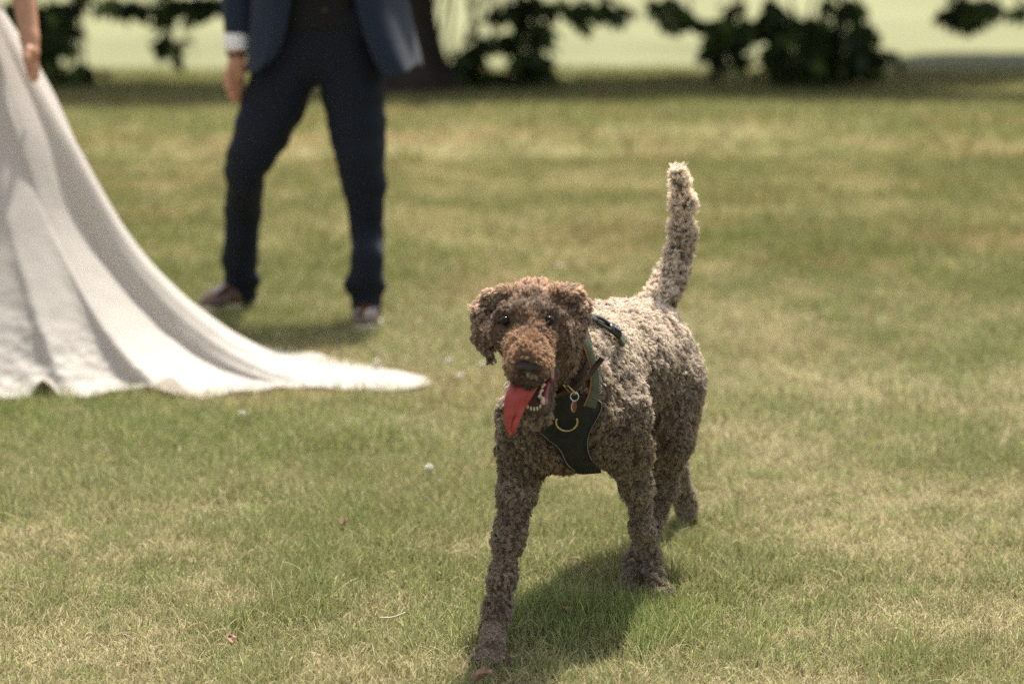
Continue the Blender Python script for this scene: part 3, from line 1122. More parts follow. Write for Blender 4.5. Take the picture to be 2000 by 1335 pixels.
# ---- harness and collar
web_m = mottled("green_webbing", (0.050, 0.064, 0.036), (0.082, 0.098, 0.056), 40, 0.75, 0.2, 300)
black_m = mottled("black_nylon", (0.010, 0.011, 0.010), (0.020, 0.021, 0.019), 60, 0.75, 0.5, 400, spec=0.3)
pipe_m = mottled("orange_piping", (0.30, 0.10, 0.035), (0.38, 0.15, 0.06), 60, 0.7)
stitch_m = mottled("reflective_stitching", (0.30, 0.29, 0.25), (0.42, 0.41, 0.36), 60, 0.35)
brass_m = Mat("brass").set(Base_Color=(0.42, 0.33, 0.18, 1), Roughness=0.3, Metallic=1.0).m
steel_m = Mat("steel").set(Base_Color=(0.62, 0.60, 0.56, 1), Roughness=0.25, Metallic=1.0).m
leather_m = mottled("brown_leather", (0.028, 0.014, 0.009), (0.060, 0.030, 0.018), 50, 0.5, 0.3, 200)
clip_m = mottled("black_plastic", (0.016, 0.017, 0.018), (0.022, 0.023, 0.024), 50, 0.32, spec=0.5)

harness = empty("harness", (0.10, 4.6, 0.4))
link(harness, dog)
LIFT = 0.0125


def smooth_grid(P, it=4):
    for _ in range(it):
        Q = P.copy()
        Q[1:-1] = 0.5 * P[1:-1] + 0.25 * (P[:-2] + P[2:])
        P = Q.copy()
        Q[:, 1:-1] = 0.5 * P[:, 1:-1] + 0.25 * (P[:, :-2] + P[:, 2:])
        P = Q
    return P


BF = Field.__new__(Field)
BF.lo, BF.h, BF.n, BF.D = DOG.lo, DOG.h, DOG.n, BARE
# the trunk alone carries the harness, so that its panel does not jump onto the muzzle
TR = Field(DOG.lo, DOG.lo + (DOG.n - 1) * DOG.h, 0.006)
dog_body(TR)


def on_body(px, py, lift=LIFT, y0=4.25, y1=5.0):
    P = ray_hit(TR, px, py, lift, y0, y1)
    if np.isnan(P).any():
        ok = ~np.isnan(P[:, 0])
        for i in np.where(~ok)[0]:
            j = np.where(ok)[0][np.argmin(np.abs(np.where(ok)[0] - i))]
            P[i] = w(px[i], py[i], P[j, 1])
    return P


def draped(left, right, n, m, lift=LIFT, it=3, **kw):
    """A patch between two outlines, laid on the trunk."""
    L, R = spline(left, n), spline(right, n)
    t = np.linspace(0, 1, m)[None, :, None]
    PX = L[:, None] * (1 - t) + R[:, None] * t
    P = on_body(PX[..., 0].ravel(), PX[..., 1].ravel(), lift, **kw).reshape(n, m, 3)
    return smooth_grid(P, it)


HPTS = []
TOCAM = unit(np.array((0, 0, CAM_H)) - np.array((0.1, 4.6, 0.45)))


def panel(name, P, thick, mat, parent, pipe=None):
    N = TR.grad(P.reshape(-1, 3)).reshape(P.shape)
    v, q = sheet(P, thick, N)
    HPTS.append(P.reshape(-1, 3))
    return mesh_obj(name, v, q, mat, parent)


chest_l = [(1040, 770), (1030, 790), (1024, 818), (1045, 838), (1068, 857), (1085, 868), (1096, 882), (1101, 896), (1110, 908), (1124, 918), (1136, 923)]
chest_r = [(1125, 770), (1150, 774), (1172, 784), (1170, 800), (1161, 820), (1150, 838), (1145, 858), (1146, 880), (1153, 894), (1162, 908), (1174, 920)]
CP = draped(chest_l, chest_r, 34, 20)
panel("chest_panel", CP, 0.007, black_m, harness)
Nn = TR.grad(CP.reshape(-1, 3)).reshape(CP.shape)


def stitches(name, pts, step=0.0042, r=0.00075):
    L = np.concatenate([[0], np.cumsum(np.linalg.norm(np.diff(pts, axis=0), axis=1))])
    V, Q = [], []
    k = 0
    for s0 in np.arange(0, L[-1] - step, step):
        p = [np.array([np.interp(s0 + d, L, pts[:, i]) for i in range(3)]) for d in (0, step * 0.3, step * 0.55)]
        v, q = tube(p, r * 0.8, 5)
        V.append(v)
        Q += [tuple(i + k for i in t) for t in q]
        k += len(v)
    o = mesh_obj(name, np.concatenate(V), Q, stitch_m, harness)
    return o


inner = lambda a, b, t: a * (1 - t) + b * t
for nm, e0, e1, rowsl in (("piping", CP[:, 0], CP[:, 1], slice(6, 30)), ("piping", CP[:, -1], CP[:, -2], slice(4, 28))):
    nn = Nn[:, 0] if e0 is CP[:, 0] else Nn[:, -1]
    v, q = tube(e0[rowsl] + nn[rowsl] * 0.002, 0.0032, 7)
    mesh_obj(nm, v, q, black_m, harness)
    stitches("stitching", e0[rowsl] + nn[rowsl] * 0.0050 + TOCAM * 0.0012)

# shoulder strap of green webbing, from the panel up to the withers
sl_ = [(1140, 792), (1149, 770), (1153, 748), (1152, 722), (1146, 695), (1137, 668), (1132, 640), (1132, 618)]
sr_ = [(1161, 798), (1167, 772), (1169, 746), (1167, 722), (1160, 694), (1151, 668), (1146, 642), (1146, 622)]
SP = draped(sl_, sr_, 60, 5, 0.0145, it=2)
# ribs of the weave
rib = (np.arange(60) % 2) * 0.0018
SP = SP + TR.grad(SP.reshape(-1, 3)).reshape(SP.shape) * rib[:, None, None]
strap = panel("strap", SP, 0.004, web_m, harness)
v, q = tube(SP[:, 0] + TOCAM * 0.001, 0.0016, 6)
mesh_obj("piping", v, q, pipe_m, harness)
# girth strap across the back, with its buckle
gl = [(1142, 613), (1160, 613), (1178, 621), (1196, 634), (1212, 648), (1224, 664)]
gr = [(1138, 622), (1154, 623), (1172, 631), (1190, 645), (1206, 660), (1217, 676)]
GP = draped(gl, gr, 44, 4, 0.0140, it=2, y1=5.2)
panel("strap", GP, 0.004, web_m, harness)


def buckle_piece(px0, px1, hw, th, name):
    a, b = on_body(np.array([px0[0], px1[0]]), np.array([px0[1], px1[1]]), 0.0180, y1=5.2)
    n = TR.grad(((a + b) / 2)[None])[0]
    d = unit(b - a)
    s = np.cross(n, d)
    bm = []
    for t, wd, hh in ((0, 0.75, 0.6), (0.12, 0.95, 1), (0.5, 1.0, 1.15), (0.88, 0.95, 1), (1, 0.75, 0.6)):
        c = a + (b - a) * t
        for u, z in ((-1, -0.5), (-0.8, 0.6), (0, 1), (0.8, 0.6), (1, -0.5)):
            bm.append(c + s * u * hw * wd + n * z * th * hh)
    F = grid_faces(5, 5, True)
    F += [(4, 3, 2, 1, 0), (20, 21, 22, 23, 24)]
    return mesh_obj(name, bm, F, clip_m, harness), a, b, n, s, d


HPTS.append(spline(on_body(np.array([1150, 1180, 1212]), np.array([619, 632, 652]), 0.0140, y1=5.2), 30))
buckle_piece((1151, 620), (1163, 622), 0.011, 0.005, "buckle")
_, a, b, n_, s_, d_ = buckle_piece((1190, 637), (1212, 652), 0.0125, 0.006, "buckle")
for k in range(4):                                                       # grip ridges
    c = a + (b - a) * (0.35 + 0.13 * k)
    v, q = tube([c - s_ * 0.008 + n_ * 0.0062, c + s_ * 0.008 + n_ * 0.0062], 0.0011, 6)
    mesh_obj("ridge", v, q, clip_m, harness)
for side in (-1, 1):
    c0, c1 = on_body(np.array([1162, 1192]), np.array([622, 639]), 0.0180, y1=5.2)
    cs = spline([c0 + s_ * side * 0.006, (c0 + c1) / 2 + s_ * side * 0.0095 + n_ * 0.001, c1 + s_ * side * 0.007], 10)
    v, q = tube(cs, 0.0034, 8)
    mesh_obj("prong", v, q, clip_m, harness)

# brass lead ring hanging on the panel
c = on_body(np.array([1106.0]), np.array([820.0]), LIFT)[0]
nn = unit(TR.grad(c[None])[0] + np.array((0, -0.5, 0)))
ax = unit(np.cross((0, 0, 1), nn))
ay = np.cross(nn, ax)
ang = np.radians(np.linspace(155, 385, 30))
R_ = 0.0205
ring = [c + nn * 0.009 + R_ * (math.cos(t) * ax * 0.98 + math.sin(t) * ay * 0.88) for t in ang]
if ring[8][2] > c[2]:
    ring = [c + nn * 0.009 + R_ * (math.cos(t) * ax * 0.98 - math.sin(t) * ay * 0.88) for t in ang]
v, q = tube(ring, 0.0021, 8)
mesh_obj("ring", v, q, brass_m, harness)

# collar
collar = empty("collar", (0.09, 4.5, 0.52))
link(collar, dog)
n0, n1 = w(1110, 724, 4.57), w(1058, 684, 4.42)
cc = n0 * 0.30 + n1 * 0.70
axis = unit(n1 - n0 + np.array((0.0, 0.0, 0.02)))
e1 = unit(np.cross(axis, (0, 0, 1)))
e2 = np.cross(axis, e1)
ringp = []
for t in np.linspace(0, 2 * math.pi, 72, endpoint=False):
    d = math.cos(t) * e1 + math.sin(t) * e2
    rr = np.linspace(0.02, 0.16, 150)
    dd = TR.at(cc + rr[:, None] * d)
    j = np.argmax(dd > 0.013)
    ringp.append(cc + d * (rr[j] if dd[j] > 0.013 else 0.08))
ringp = np.array(ringp)
for _ in range(6):
    ringp = 0.5 * ringp + 0.25 * (np.roll(ringp, 1, 0) + np.roll(ringp, -1, 0))
cen = ringp.mean(0)
V, Q = [], []
prof = ((0.0, -0.010), (0.003, -0.0085), (0.0042, 0.0), (0.003, 0.0085), (0.0, 0.010), (-0.002, 0.0))
for p in ringp:
    o = unit(p - cen - axis * ((p - cen) @ axis))
    for a_, b_ in prof:
        V.append(p + o * a_ + axis * b_)
Q = grid_faces(72, 6, True)
Q += [(71 * 6 + j, 71 * 6 + (j + 1) % 6, (j + 1) % 6, j) for j in range(6)]
mesh_obj("band", V, Q, leather_m, collar)
HPTS.append(ringp)
# the loose end of the collar strap sticking out over the shoulder
ce = spline([w(1090, 772, 4.43), w(1112, 764, 4.415), (w(1134, 746, 4.41)), w(1152, 729, 4.42), w(1166, 712, 4.425), w(1177, 699, 4.42)], 24)
up = np.array((0.1, -0.5, 0.6))
G = np.stack([ce - unit(np.cross(np.gradient(ce, axis=0), (0.2, 1.0, 0.1))) * hw for hw in (-0.0052, 0, 0.0052)], 1)
v, q = sheet(G, 0.0034)
mesh_obj("strap_end", v, q, leather_m, collar)
# brass keeper, split ring and tag
kb = [w(1101, 747, 4.405), w(1108, 752, 4.395), w(1122, 766, 4.39), w(1124, 770, 4.392), w(1117, 768, 4.40), w(1104, 756, 4.41), w(1100, 750, 4.41)]
v, q = tube(spline(kb, 28), 0.0015, 7)
mesh_obj("keeper", v, q, brass_m, collar)
sr = w(1122, 774, 4.39)
v, q = tube([sr + 0.0075 * np.array((math.cos(t), 0.35 * math.sin(t), math.sin(t))) for t in np.linspace(0, 2 * math.pi, 24, endpoint=False)], 0.0011, 6, closed=True)
mesh_obj("split_ring", v, q, steel_m, collar)
tc_ = w(1121, 793, 4.395)
red_m = mottled("red_enamel", (0.12, 0.02, 0.016), (0.16, 0.03, 0.022), 50, 0.3)
disc = [tc_ + 0.0085 * (math.cos(t) * np.array((0.55, 0.8, 0)) + math.sin(t) * np.array((0, 0, 1.25))) for t in np.linspace(0, 2 * math.pi, 20, endpoint=False)]
dn = np.array((0.8, -0.55, 0)) * 0.0012
mesh_obj("tag", [p + dn for p in disc] + [p - dn for p in disc], [tuple(range(20)), tuple(range(39, 19, -1))] + [((i + 1) % 20, i, 20 + i, 20 + (i + 1) % 20) for i in range(20)], red_m, collar, smooth=False)
v, q = tube(disc, 0.0011, 6, closed=True)
mesh_obj("tag_rim", v, q, steel_m, collar)


# ---- the coat: curled locks rooted all over the skin
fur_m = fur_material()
HP = np.concatenate(HPTS)
tri = np.concatenate([DF[:, [0, 1, 2]], DF[:, [0, 2, 3]]])
A_, B_, C_ = DV[tri[:, 0]], DV[tri[:, 1]], DV[tri[:, 2]]
area = np.linalg.norm(np.cross(B_ - A_, C_ - A_), axis=1) / 2


def near(P, Q, cut):
    """Distance from each P to the nearest of Q, for P that may be within cut."""
    out = np.full(len(P), 9.0)
    lo, hi = Q.min(0) - cut, Q.max(0) + cut
    m = np.where(((P > lo) & (P < hi)).all(1))[0]
    for c in range(0, len(m), 1500):
        k = m[c:c + 1500]
        out[k] = np.sqrt(((P[k][:, None] - Q[None]) ** 2).sum(-1).min(1))
    return out


TAILP = np.array([w(1288, 584, 5.17), w(1309, 543, 5.20), w(1326, 494, 5.22), w(1333, 445, 5.22), w(1332, 395, 5.21), w(1323, 338, 5.18)])
MOUTHC = [hp(0.006, 0.115, -0.082), hp(0.004, 0.155, -0.088), hp(0.012, 0.09, -0.075)]


def roots(density):
    n = int(area.sum() * density)
    t = RNG.choice(len(area), n, p=area / area.sum())
    r1, r2 = np.sqrt(RNG.random(n)), RNG.random(n)
    p = A_[t] * (1 - r1)[:, None] + B_[t] * (r1 * (1 - r2))[:, None] + C_[t] * (r1 * r2)[:, None]
    return p, DOG.grad(p)


def coat(name, density, S, K, kind):
    p, n = roots(density)
    loc = (p - HC) @ HM.T
    on_head = (np.linalg.norm((p - hp(0, 0.03, -0.02)) / np.array((1, 1, 1)), axis=1) < 0.165) & (loc[:, 1] > -0.085) & (p[:, 1] < 4.50) & ((loc[:, 2] > -0.14) | ((loc[:, 1] > 0.06) & (loc[:, 2] > -0.175)))
    ear = on_head & (np.abs(loc[:, 0]) > 0.066) & (loc[:, 1] < 0.05)
    tail = (p[:, 1] > 5.05) & (near(p, spline(TAILP, 40), 0.06) < 0.05) & (p[:, 2] > TAILP[0][2] - 0.01)
    paw = p[:, 2] < 0.055
    leg = (p[:, 2] < 0.30) & ~paw
    # leave out what is bare or covered
    face = on_head & ~ear
    face_kind = face & (loc[:, 1] > 0.0)
    keep = np.ones(len(p), bool)
    for e in EYES:
        keep &= np.linalg.norm(p - e, axis=1) > 0.0105
    nl = loc - (NC - HC) @ HM.T
    keep &= ~((np.hypot(nl[:, 0] / 0.0200, nl[:, 2] / np.where(nl[:, 2] > 0, 0.0115, 0.0165)) < 1) & (nl[:, 1] > -0.022) & on_head)
    inm = np.zeros(len(p), bool)
    for c in MOUTHC:
        inm |= np.linalg.norm(p - c, axis=1) < 0.034
    updown = n @ HCU
    keep &= ~(inm & on_head & (((loc[:, 2] > -0.085) & (updown < -0.55)) | ((loc[:, 2] <= -0.080) & (updown > 0.1))))
    keep &= (near(p, HP, 0.03) > 0.0150) | on_head
    keep &= ~((p[:, 2] < 0.006) & (n[:, 2] < -0.3))
    # fewer locks where the coat faces away
    v = unit(np.array((0, 0, CAM_H)) - p)
    keep &= ((n * v).sum(1) > -0.35) | (RNG.random(len(p)) < 0.5)
    if kind == "face":
        keep &= face
    else:
        keep &= ~face
    p, n, loc, ear, tail, paw, leg = (x[keep] for x in (p, n, loc, ear, tail, paw, leg))
    N = len(p)
    # lie of the coat
    down = np.array((0.02, 0.0, -1.0))
    back = unit(w(1262, 688, 5.15) - w(1130, 704, 4.70))
    T = np.tile(down * 0.8 + back * 0.45, (N, 1))
    if kind == "face":
        # swept away from the nose along the bridge and crown, sideways and down on the muzzle
        f = sstep(0.07, 0.12, loc[:, 1])[:, None]
        T = (1 - f) * (-0.75 * HB + 0.55 * HCU + loc[:, :1] * 10 * HA) + f * (loc[:, :1] * 22 * HA - (0.35 + 0.25 * np.exp(-(loc[:, :1] / 0.014) ** 2)) * HB + (0.5 * np.exp(-(loc[:, :1] / 0.014) ** 2) - 0.5) * HCU)
        low = sstep(-0.03, -0.07, loc[:, 2])[:, None]
        T = T * (1 - low) + low * (-HCU * 0.9 - 0.3 * HB)
    T[leg] = down
    T[paw] = down * 0.5 + np.array((0, -0.8, 0))
    T[ear] = down
    T[tail] = np.array((0.1, 0.0, 0.55))
    T = T + RNG.normal(0, 0.38 if kind != "face" else 0.12, (N, 3))
    T = unit(T - (T * n).sum(1, keepdims=True) * n)
    Bn = np.cross(n, T)
    big = fbm(p, 26.0, 21, 2)
    rn = RNG.random(N)
    if kind == "face":
        L = 0.0105 + 0.004 * rn
        mz = sstep(0.06, 0.12, loc[:, 1])
        L = L * (1 - 0.10 * mz)
        crown = sstep(0.02, -0.04, loc[:, 1]) * sstep(0.0, 0.03, loc[:, 2])
        L = L + 0.004 * crown
        brow = np.exp(-((loc[:, 1] - 0.075) / 0.02) ** 2) * sstep(0.025, 0.04, loc[:, 2])
        L = L + 0.004 * brow
        ed = np.min([np.linalg.norm(p - e, axis=1) for e in EYES], axis=0)
        L = L * (0.55 + 0.45 * sstep(0.010, 0.022, ed))
        rc = 0.0010 + 0.0010 * rn
        cheek = sstep(0.038, 0.052, np.abs(loc[:, 0])) * sstep(0.11, 0.09, loc[:, 1])
        L = L * (1 - 0.38 * cheek)
        turns = 0.45 + 0.4 * RNG.random(N)
        lean = 0.36 + 0.2 * (RNG.random(N) - 0.5)
        lean = lean + 0.25 * np.exp(-(loc[:, 0] / 0.016) ** 2) * sstep(0.10, 0.14, loc[:, 1])
        rl = 0.0030
    else:
        L = 0.0155 + 0.0065 * rn
        L = np.where(leg, L * 0.86, L)
        L = np.where(paw, L * 0.54, L)
        L = np.where(tail, L * (1.12 - 0.25 * sstep(0.78, 0.9, p[:, 2])), L)
        L = np.where(ear, L * 0.76, L)
        size = 0.62 + 0.75 * RNG.random(N) ** 1.3
        rc = 0.0037 * size
        rc = np.where(paw | ear, rc * 0.6, rc)
        turns = 0.80 + 0.60 * RNG.random(N)
        topside = sstep(0.55, 0.95, n[:, 2])
        lean = 0.36 + 0.22 * (RNG.random(N) - 0.5) - 0.14 * topside
        rc = rc * (1 - 0.25 * topside)
        L = L * (1 + 0.25 * topside)
        lean = np.where(tail, lean + 0.16, lean)
        rl = (0.0043 * size)[:, None, None]
    Dv = unit(n * lean[:, None] + T * (1 - lean)[:, None])
    U = unit(np.cross(Dv, n))
    Vv = np.cross(Dv, U)
    t = np.linspace(0, 1, K)
    ph = RNG.random(N) * 2 * math.pi
    ph = np.where(RNG.random(N) < 0.75, math.pi * 1.5 + 0.7 * RNG.normal(0, 1, N), ph)      # most locks roll outwards first
    hand = np.where(RNG.random(N) < 0.5, -1.0, 1.0)
    # strands
    so = RNG.normal(0, 1, (N, S, 2)) * rl * 0.66
    root = p[:, None] + so[..., :1] * T[:, None] + so[..., 1:] * Bn[:, None]
    root = root - n[:, None] * (0.002 + 0.22 * np.linalg.norm(so, axis=-1, keepdims=True))
    Ls = L[:, None] * (0.80 + 0.25 * RNG.random((N, S)))
    phs = ph[:, None] + RNG.normal(0, 0.17, (N, S))
    rcs = rc[:, None] * (0.80 + 0.35 * RNG.random((N, S)))
    tn = turns[:, None] * (0.88 + 0.24 * RNG.random((N, S)))
    th = 2 * math.pi * tn[..., None] * t * hand[:, None, None] + phs[..., None]
    ramp = np.minimum(1.0, t * 3.0)
    cx = rcs[..., None] * (np.cos(th) - np.cos(phs)[..., None]) * (0.4 + 0.6 * ramp)
    cy = rcs[..., None] * (np.sin(th) - np.sin(phs)[..., None]) * (0.4 + 0.6 * ramp)
    conv = (1 - 0.55 * t)
    P = root[:, :, None] + Dv[:, None, None] * (Ls[..., None] * t)[..., None] + U[:, None, None] * cx[..., None] + Vv[:, None, None] * cy[..., None]
    P = P - ((so[..., :1] * T[:, None] + so[..., 1:] * Bn[:, None])[:, :, None] * (1 - conv)[None, None, :, None])
    fr = RNG.random((N, S)) < 0.035                                       # a few flyaway hairs
    P = P + (fr[..., None, None] * (t ** 2)[None, None, :, None]) * RNG.normal(0, 0.004, (N, S, 1, 3))
    P = P.reshape(N * S, K, 3)
    # coat colour: warm brown, darker round the eyes and under the brow, rusty muzzle, sunlight painted pale on upper coat, rump and fore legs, pale tail tip
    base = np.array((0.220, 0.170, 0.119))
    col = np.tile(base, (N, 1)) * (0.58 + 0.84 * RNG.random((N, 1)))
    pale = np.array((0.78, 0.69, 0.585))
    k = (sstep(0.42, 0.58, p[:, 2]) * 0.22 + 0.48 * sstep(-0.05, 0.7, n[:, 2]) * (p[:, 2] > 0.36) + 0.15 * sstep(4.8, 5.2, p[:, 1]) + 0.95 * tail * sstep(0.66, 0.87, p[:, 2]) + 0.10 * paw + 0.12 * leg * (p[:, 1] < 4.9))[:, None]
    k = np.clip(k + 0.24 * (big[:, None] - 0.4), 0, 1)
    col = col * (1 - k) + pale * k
    if kind == "face":
        col = np.tile(np.array((0.285, 0.208, 0.152)), (N, 1)) * (0.8 + 0.4 * RNG.random((N, 1)))
        rust = (sstep(0.05, 0.10, loc[:, 1]) * sstep(-0.030, -0.004, loc[:, 2]))[:, None]
        col = col * (1 - rust) + np.array((0.41, 0.265, 0.170)) * (0.8 + 0.4 * RNG.random((N, 1))) * rust
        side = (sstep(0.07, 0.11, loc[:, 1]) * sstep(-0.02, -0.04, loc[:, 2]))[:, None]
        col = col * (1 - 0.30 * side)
        dk = np.exp(-(ed / 0.035) ** 2)[:, None]
        col = col * (1 - 0.86 * dk)
        lip = (np.exp(-((loc[:, 1] - 0.172) / 0.022) ** 2) * sstep(-0.012, -0.024, loc[:, 2]) * sstep(0.032, 0.018, np.abs(loc[:, 0])) * (loc[:, 2] > -0.06))[:, None]
        col = col * (1 - 0.80 * lip)  # shade under the nose painted into the fur
        col = col * (1 - 0.40 * cheek[:, None] * sstep(0.04, 0.0, loc[:, 2:3]))  # shade of the gap beside the ears painted into the cheeks
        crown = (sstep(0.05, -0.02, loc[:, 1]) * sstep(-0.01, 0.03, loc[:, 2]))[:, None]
        col = col * (1 + 1.05 * crown)  # sunlit top of the head painted paler
    else:
        col = np.where(ear[:, None], (np.array((0.30, 0.225, 0.168)) * (0.75 + 0.5 * RNG.random((N, 1))) * (1 + 0.9 * sstep(0.1, 0.7, n[:, 2:3]))), col)  # upward ear fur painted paler as if sunlit
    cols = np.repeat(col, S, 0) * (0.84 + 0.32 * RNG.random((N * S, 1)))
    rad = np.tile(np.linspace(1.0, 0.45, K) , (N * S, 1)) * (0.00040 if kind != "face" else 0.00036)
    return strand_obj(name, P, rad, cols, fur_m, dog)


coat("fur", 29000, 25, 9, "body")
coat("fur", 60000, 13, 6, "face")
# ================================================================== the man
skin_tone = mottled("skin", (0.42, 0.205, 0.122), (0.52, 0.275, 0.172), 20, 0.5, 0.05, 200)
hair_brown = mottled("hair", (0.03, 0.02, 0.013), (0.06, 0.04, 0.025), 40, 0.6)


def cloth(name, c1, c2, weave=900.0, rough=0.8, sheen=0.25, fold=0.25):
    M = Mat(name)
    tc = M.n("ShaderNodeTexCoord")
    n1 = M.n("ShaderNodeTexNoise")
    n1.inputs["Scale"].default_value = 25
    n1.inputs["Detail"].default_value = 5
    M.l(tc.outputs["Object"], n1.inputs["Vector"])
    r = M.n("ShaderNodeValToRGB")
    r.color_ramp.elements[0].color = (*c1, 1)
    r.color_ramp.elements[1].color = (*c2, 1)
    M.l(n1.outputs["Fac"], r.inputs[0])
    M.l(r.outputs[0], M.b.inputs["Base Color"])
    M.b.inputs["Roughness"].default_value = rough
    M.b.inputs["Specular IOR Level"].default_value = 0.25
    M.b.inputs["Sheen Weight"].default_value = sheen
    n2 = M.n("ShaderNodeTexNoise")
    n2.inputs["Scale"].default_value = 9
    n2.inputs["Detail"].default_value = 3
    M.l(tc.outputs["Object"], n2.inputs["Vector"])
    n3 = M.n("ShaderNodeTexNoise")
    n3.inputs["Scale"].default_value = weave
    M.l(tc.outputs["Object"], n3.inputs["Vector"])
    b1 = M.n("ShaderNodeBump")
    b1.inputs["Strength"].default_value = fold
    b1.inputs["Distance"].default_value = 0.03
    M.l(n2.outputs["Fac"], b1.inputs["Height"])
    b2 = M.n("ShaderNodeBump")
    b2.inputs["Strength"].default_value = 0.15
    b2.inputs["Distance"].default_value = 0.002
    M.l(n3.outputs["Fac"], b2.inputs["Height"])
    M.l(b1.outputs[0], b2.inputs["Normal"])
    M.l(b2.outputs[0], M.b.inputs["Normal"])
    return M.m


navy_trouser = cloth("dark_navy_wool", (0.0030, 0.0056, 0.0108), (0.0050, 0.0090, 0.0170), sheen=0.02)
navy_jacket = cloth("navy_wool", (0.0085, 0.0155, 0.0300), (0.0125, 0.0225, 0.0430), sheen=0.06)
waist_m = cloth("charcoal_wool", (0.005, 0.005, 0.0055), (0.008, 0.008, 0.0085), sheen=0.02)
shirt_m = cloth("white_cotton", (0.74, 0.74, 0.74), (0.80, 0.80, 0.80), sheen=0.0, fold=0.12)
shoe_m = mottled("brown_shoe_leather", (0.050, 0.022, 0.010), (0.085, 0.040, 0.018), 30, 0.2, 0.1, 60, spec=0.8)
sole_m = mottled("pale_sole", (0.52, 0.47, 0.37), (0.62, 0.57, 0.46), 30, 0.6)

man = empty("person", (g(600, 630)[0], g(600, 630)[1], 0))
tag(man, "man in a navy suit standing astride, white shirt cuff above his hanging hand", "person")
fR = g(715, 640)          # his left foot, toe towards the camera
fL = g(452, 604)          # his right foot, turned outwards
YA, YB = fR[1], fL[1]
YM = 0.5 * (YA + YB)

# body: head, torso, arms, hands and legs as one surface
lo = w(632, 60, YM) + np.array((-0.55, -0.55, -1.2))
MB_ = Field((lo[0], YM - 0.48, -0.02), (lo[0] + 1.1, YM + 0.52, 1.92), 0.0085)
pelv = w(628, 62, YM)
chest = np.array((pelv[0] - 0.01, YM + 0.04, 1.33))
headc = np.array((chest[0] - 0.02, YM - 0.01, 1.70))
MB_.ell(pelv + np.array((0, 0, 0.02)), (0.150, 0.095, 0.11), None, 0.05)
MB_.cone(pelv + np.array((-0.05, 0, 0.05)), chest + np.array((-0.07, 0, 0)), 0.105, 0.115, 0.06)
MB_.cone(pelv + np.array((0.05, 0, 0.05)), chest + np.array((0.07, 0, 0)), 0.105, 0.115, 0.06)
MB_.cone(chest + np.array((-0.13, 0, 0.11)), chest + np.array((0.13, 0, 0.11)), 0.07, 0.07, 0.06)
MB_.cone(chest + np.array((0, 0, 0.13)), headc - np.array((0, 0, 0.08)), 0.062, 0.058, 0.04)
MB_.ell(headc, (0.076, 0.096, 0.112), None, 0.03)
MB_.ell(headc + np.array((0, -0.02, -0.07)), (0.055, 0.07, 0.06), None, 0.03)
MB_.cone(headc + np.array((0, -0.092, 0.02)), headc + np.array((0, -0.112, -0.025)), 0.010, 0.014, 0.015)
for s in (-1, 1):
    MB_.ell(headc + np.array((s * 0.078, 0.005, -0.005)), (0.012, 0.022, 0.032), None, 0.01)
    MB_.ell(headc + np.array((s * 0.032, -0.090, 0.012)), (0.016, 0.012, 0.010), None, 0.01, sub=True)
# his right arm hangs down
shR = chest + np.array((-0.195, 0.0, 0.09))
wrist = w(463, 96, YM - 0.03)
elb = w(468, -60, YM + 0.02)
MB_.chain([shR, elb, wrist], [0.058, 0.043, 0.028], 0.03)
palm = w(463, 128, YM - 0.04)
MB_.cone(wrist, palm, 0.026, 0.031, 0.02)
MB_.cone(palm + np.array((0.004, 0.01, 0)), w(462, 146, YM - 0.045), 0.030, 0.027, 0.02)
for px0, px1, px2, e, yy in ((449, 447, 451, 190, -0.075), (457, 457, 460, 199, -0.066), (465, 466, 468, 201, -0.050), (471, 472, 473, 192, -0.032)):
    MB_.chain([w(px0, 148, YM + yy + 0.012), w(px1, 172, YM + yy), w(px2, e, YM + yy + 0.012)], [0.0115, 0.0105, 0.0085], 0.008)
MB_.chain([w(452, 124, YM - 0.06), w(444, 150, YM - 0.08), w(445, 170, YM - 0.085)], [0.014, 0.0125, 0.0095], 0.012)
# his left arm is bent, the hand at the hip under the jacket
shL = chest + np.array((0.195, 0.0, 0.09))
elL = w(792, -52, YM + 0.10)
wrL = w(716, 6, YM - 0.02)
MB_.chain([shL, elL, wrL], [0.058, 0.044, 0.029], 0.03)
MB_.cone(wrL, w(700, 40, YM - 0.03), 0.028, 0.032, 0.02)
for k in range(4):
    MB_.chain([w(690 + 7 * k, 44, YM - 0.05 + 0.012 * k), w(687 + 7 * k, 66, YM - 0.05 + 0.012 * k), w(688 + 7 * k, 84 - 3 * abs(k - 1), YM - 0.045 + 0.012 * k)], [0.0115, 0.0105, 0.009], 0.008)
MB_.chain([w(712, 30, YM - 0.055), w(718, 50, YM - 0.075), w(716, 66, YM - 0.08)], [0.014, 0.0125, 0.0095], 0.012)
# legs
MB_.chain([w(682, 110, YM - 0.02), w(706, 320, YM - 0.10), w(716, 420, YM - 0.06), w(716, 600, YA + 0.06)], [0.075, 0.055, 0.05, 0.036], 0.01)
MB_.chain([w(566, 110, YM + 0.02), w(490, 316, YM - 0.02), w(476, 430, YB - 0.02), w(474, 570, YB + 0.02)], [0.075, 0.055, 0.05, 0.036], 0.01)
MB_.cone(w(716, 600, YA + 0.06), fR + np.array((0, -0.06, 0.035)), 0.034, 0.03, 0.03)
MB_.cone(w(474, 570, YB + 0.02), fL + np.array((-0.04, -0.02, 0.035)), 0.034, 0.03, 0.03)
v, q = MB_.mesh()
mesh_obj("body", v, q, skin_tone, man)
H_ = small_field(headc, 0.17, 0.007)
H_.ell(headc + np.array((0, 0.012, 0.022)), (0.088, 0.104, 0.108), None, 0.02)
H_.cut(headc + np.array((0, -0.055, 0.045)), (0, -1, -0.55))
H_.bump(0.008, 40, 6)
v, q = H_.mesh()
mesh_obj("hair", v, q, hair_brown, man)

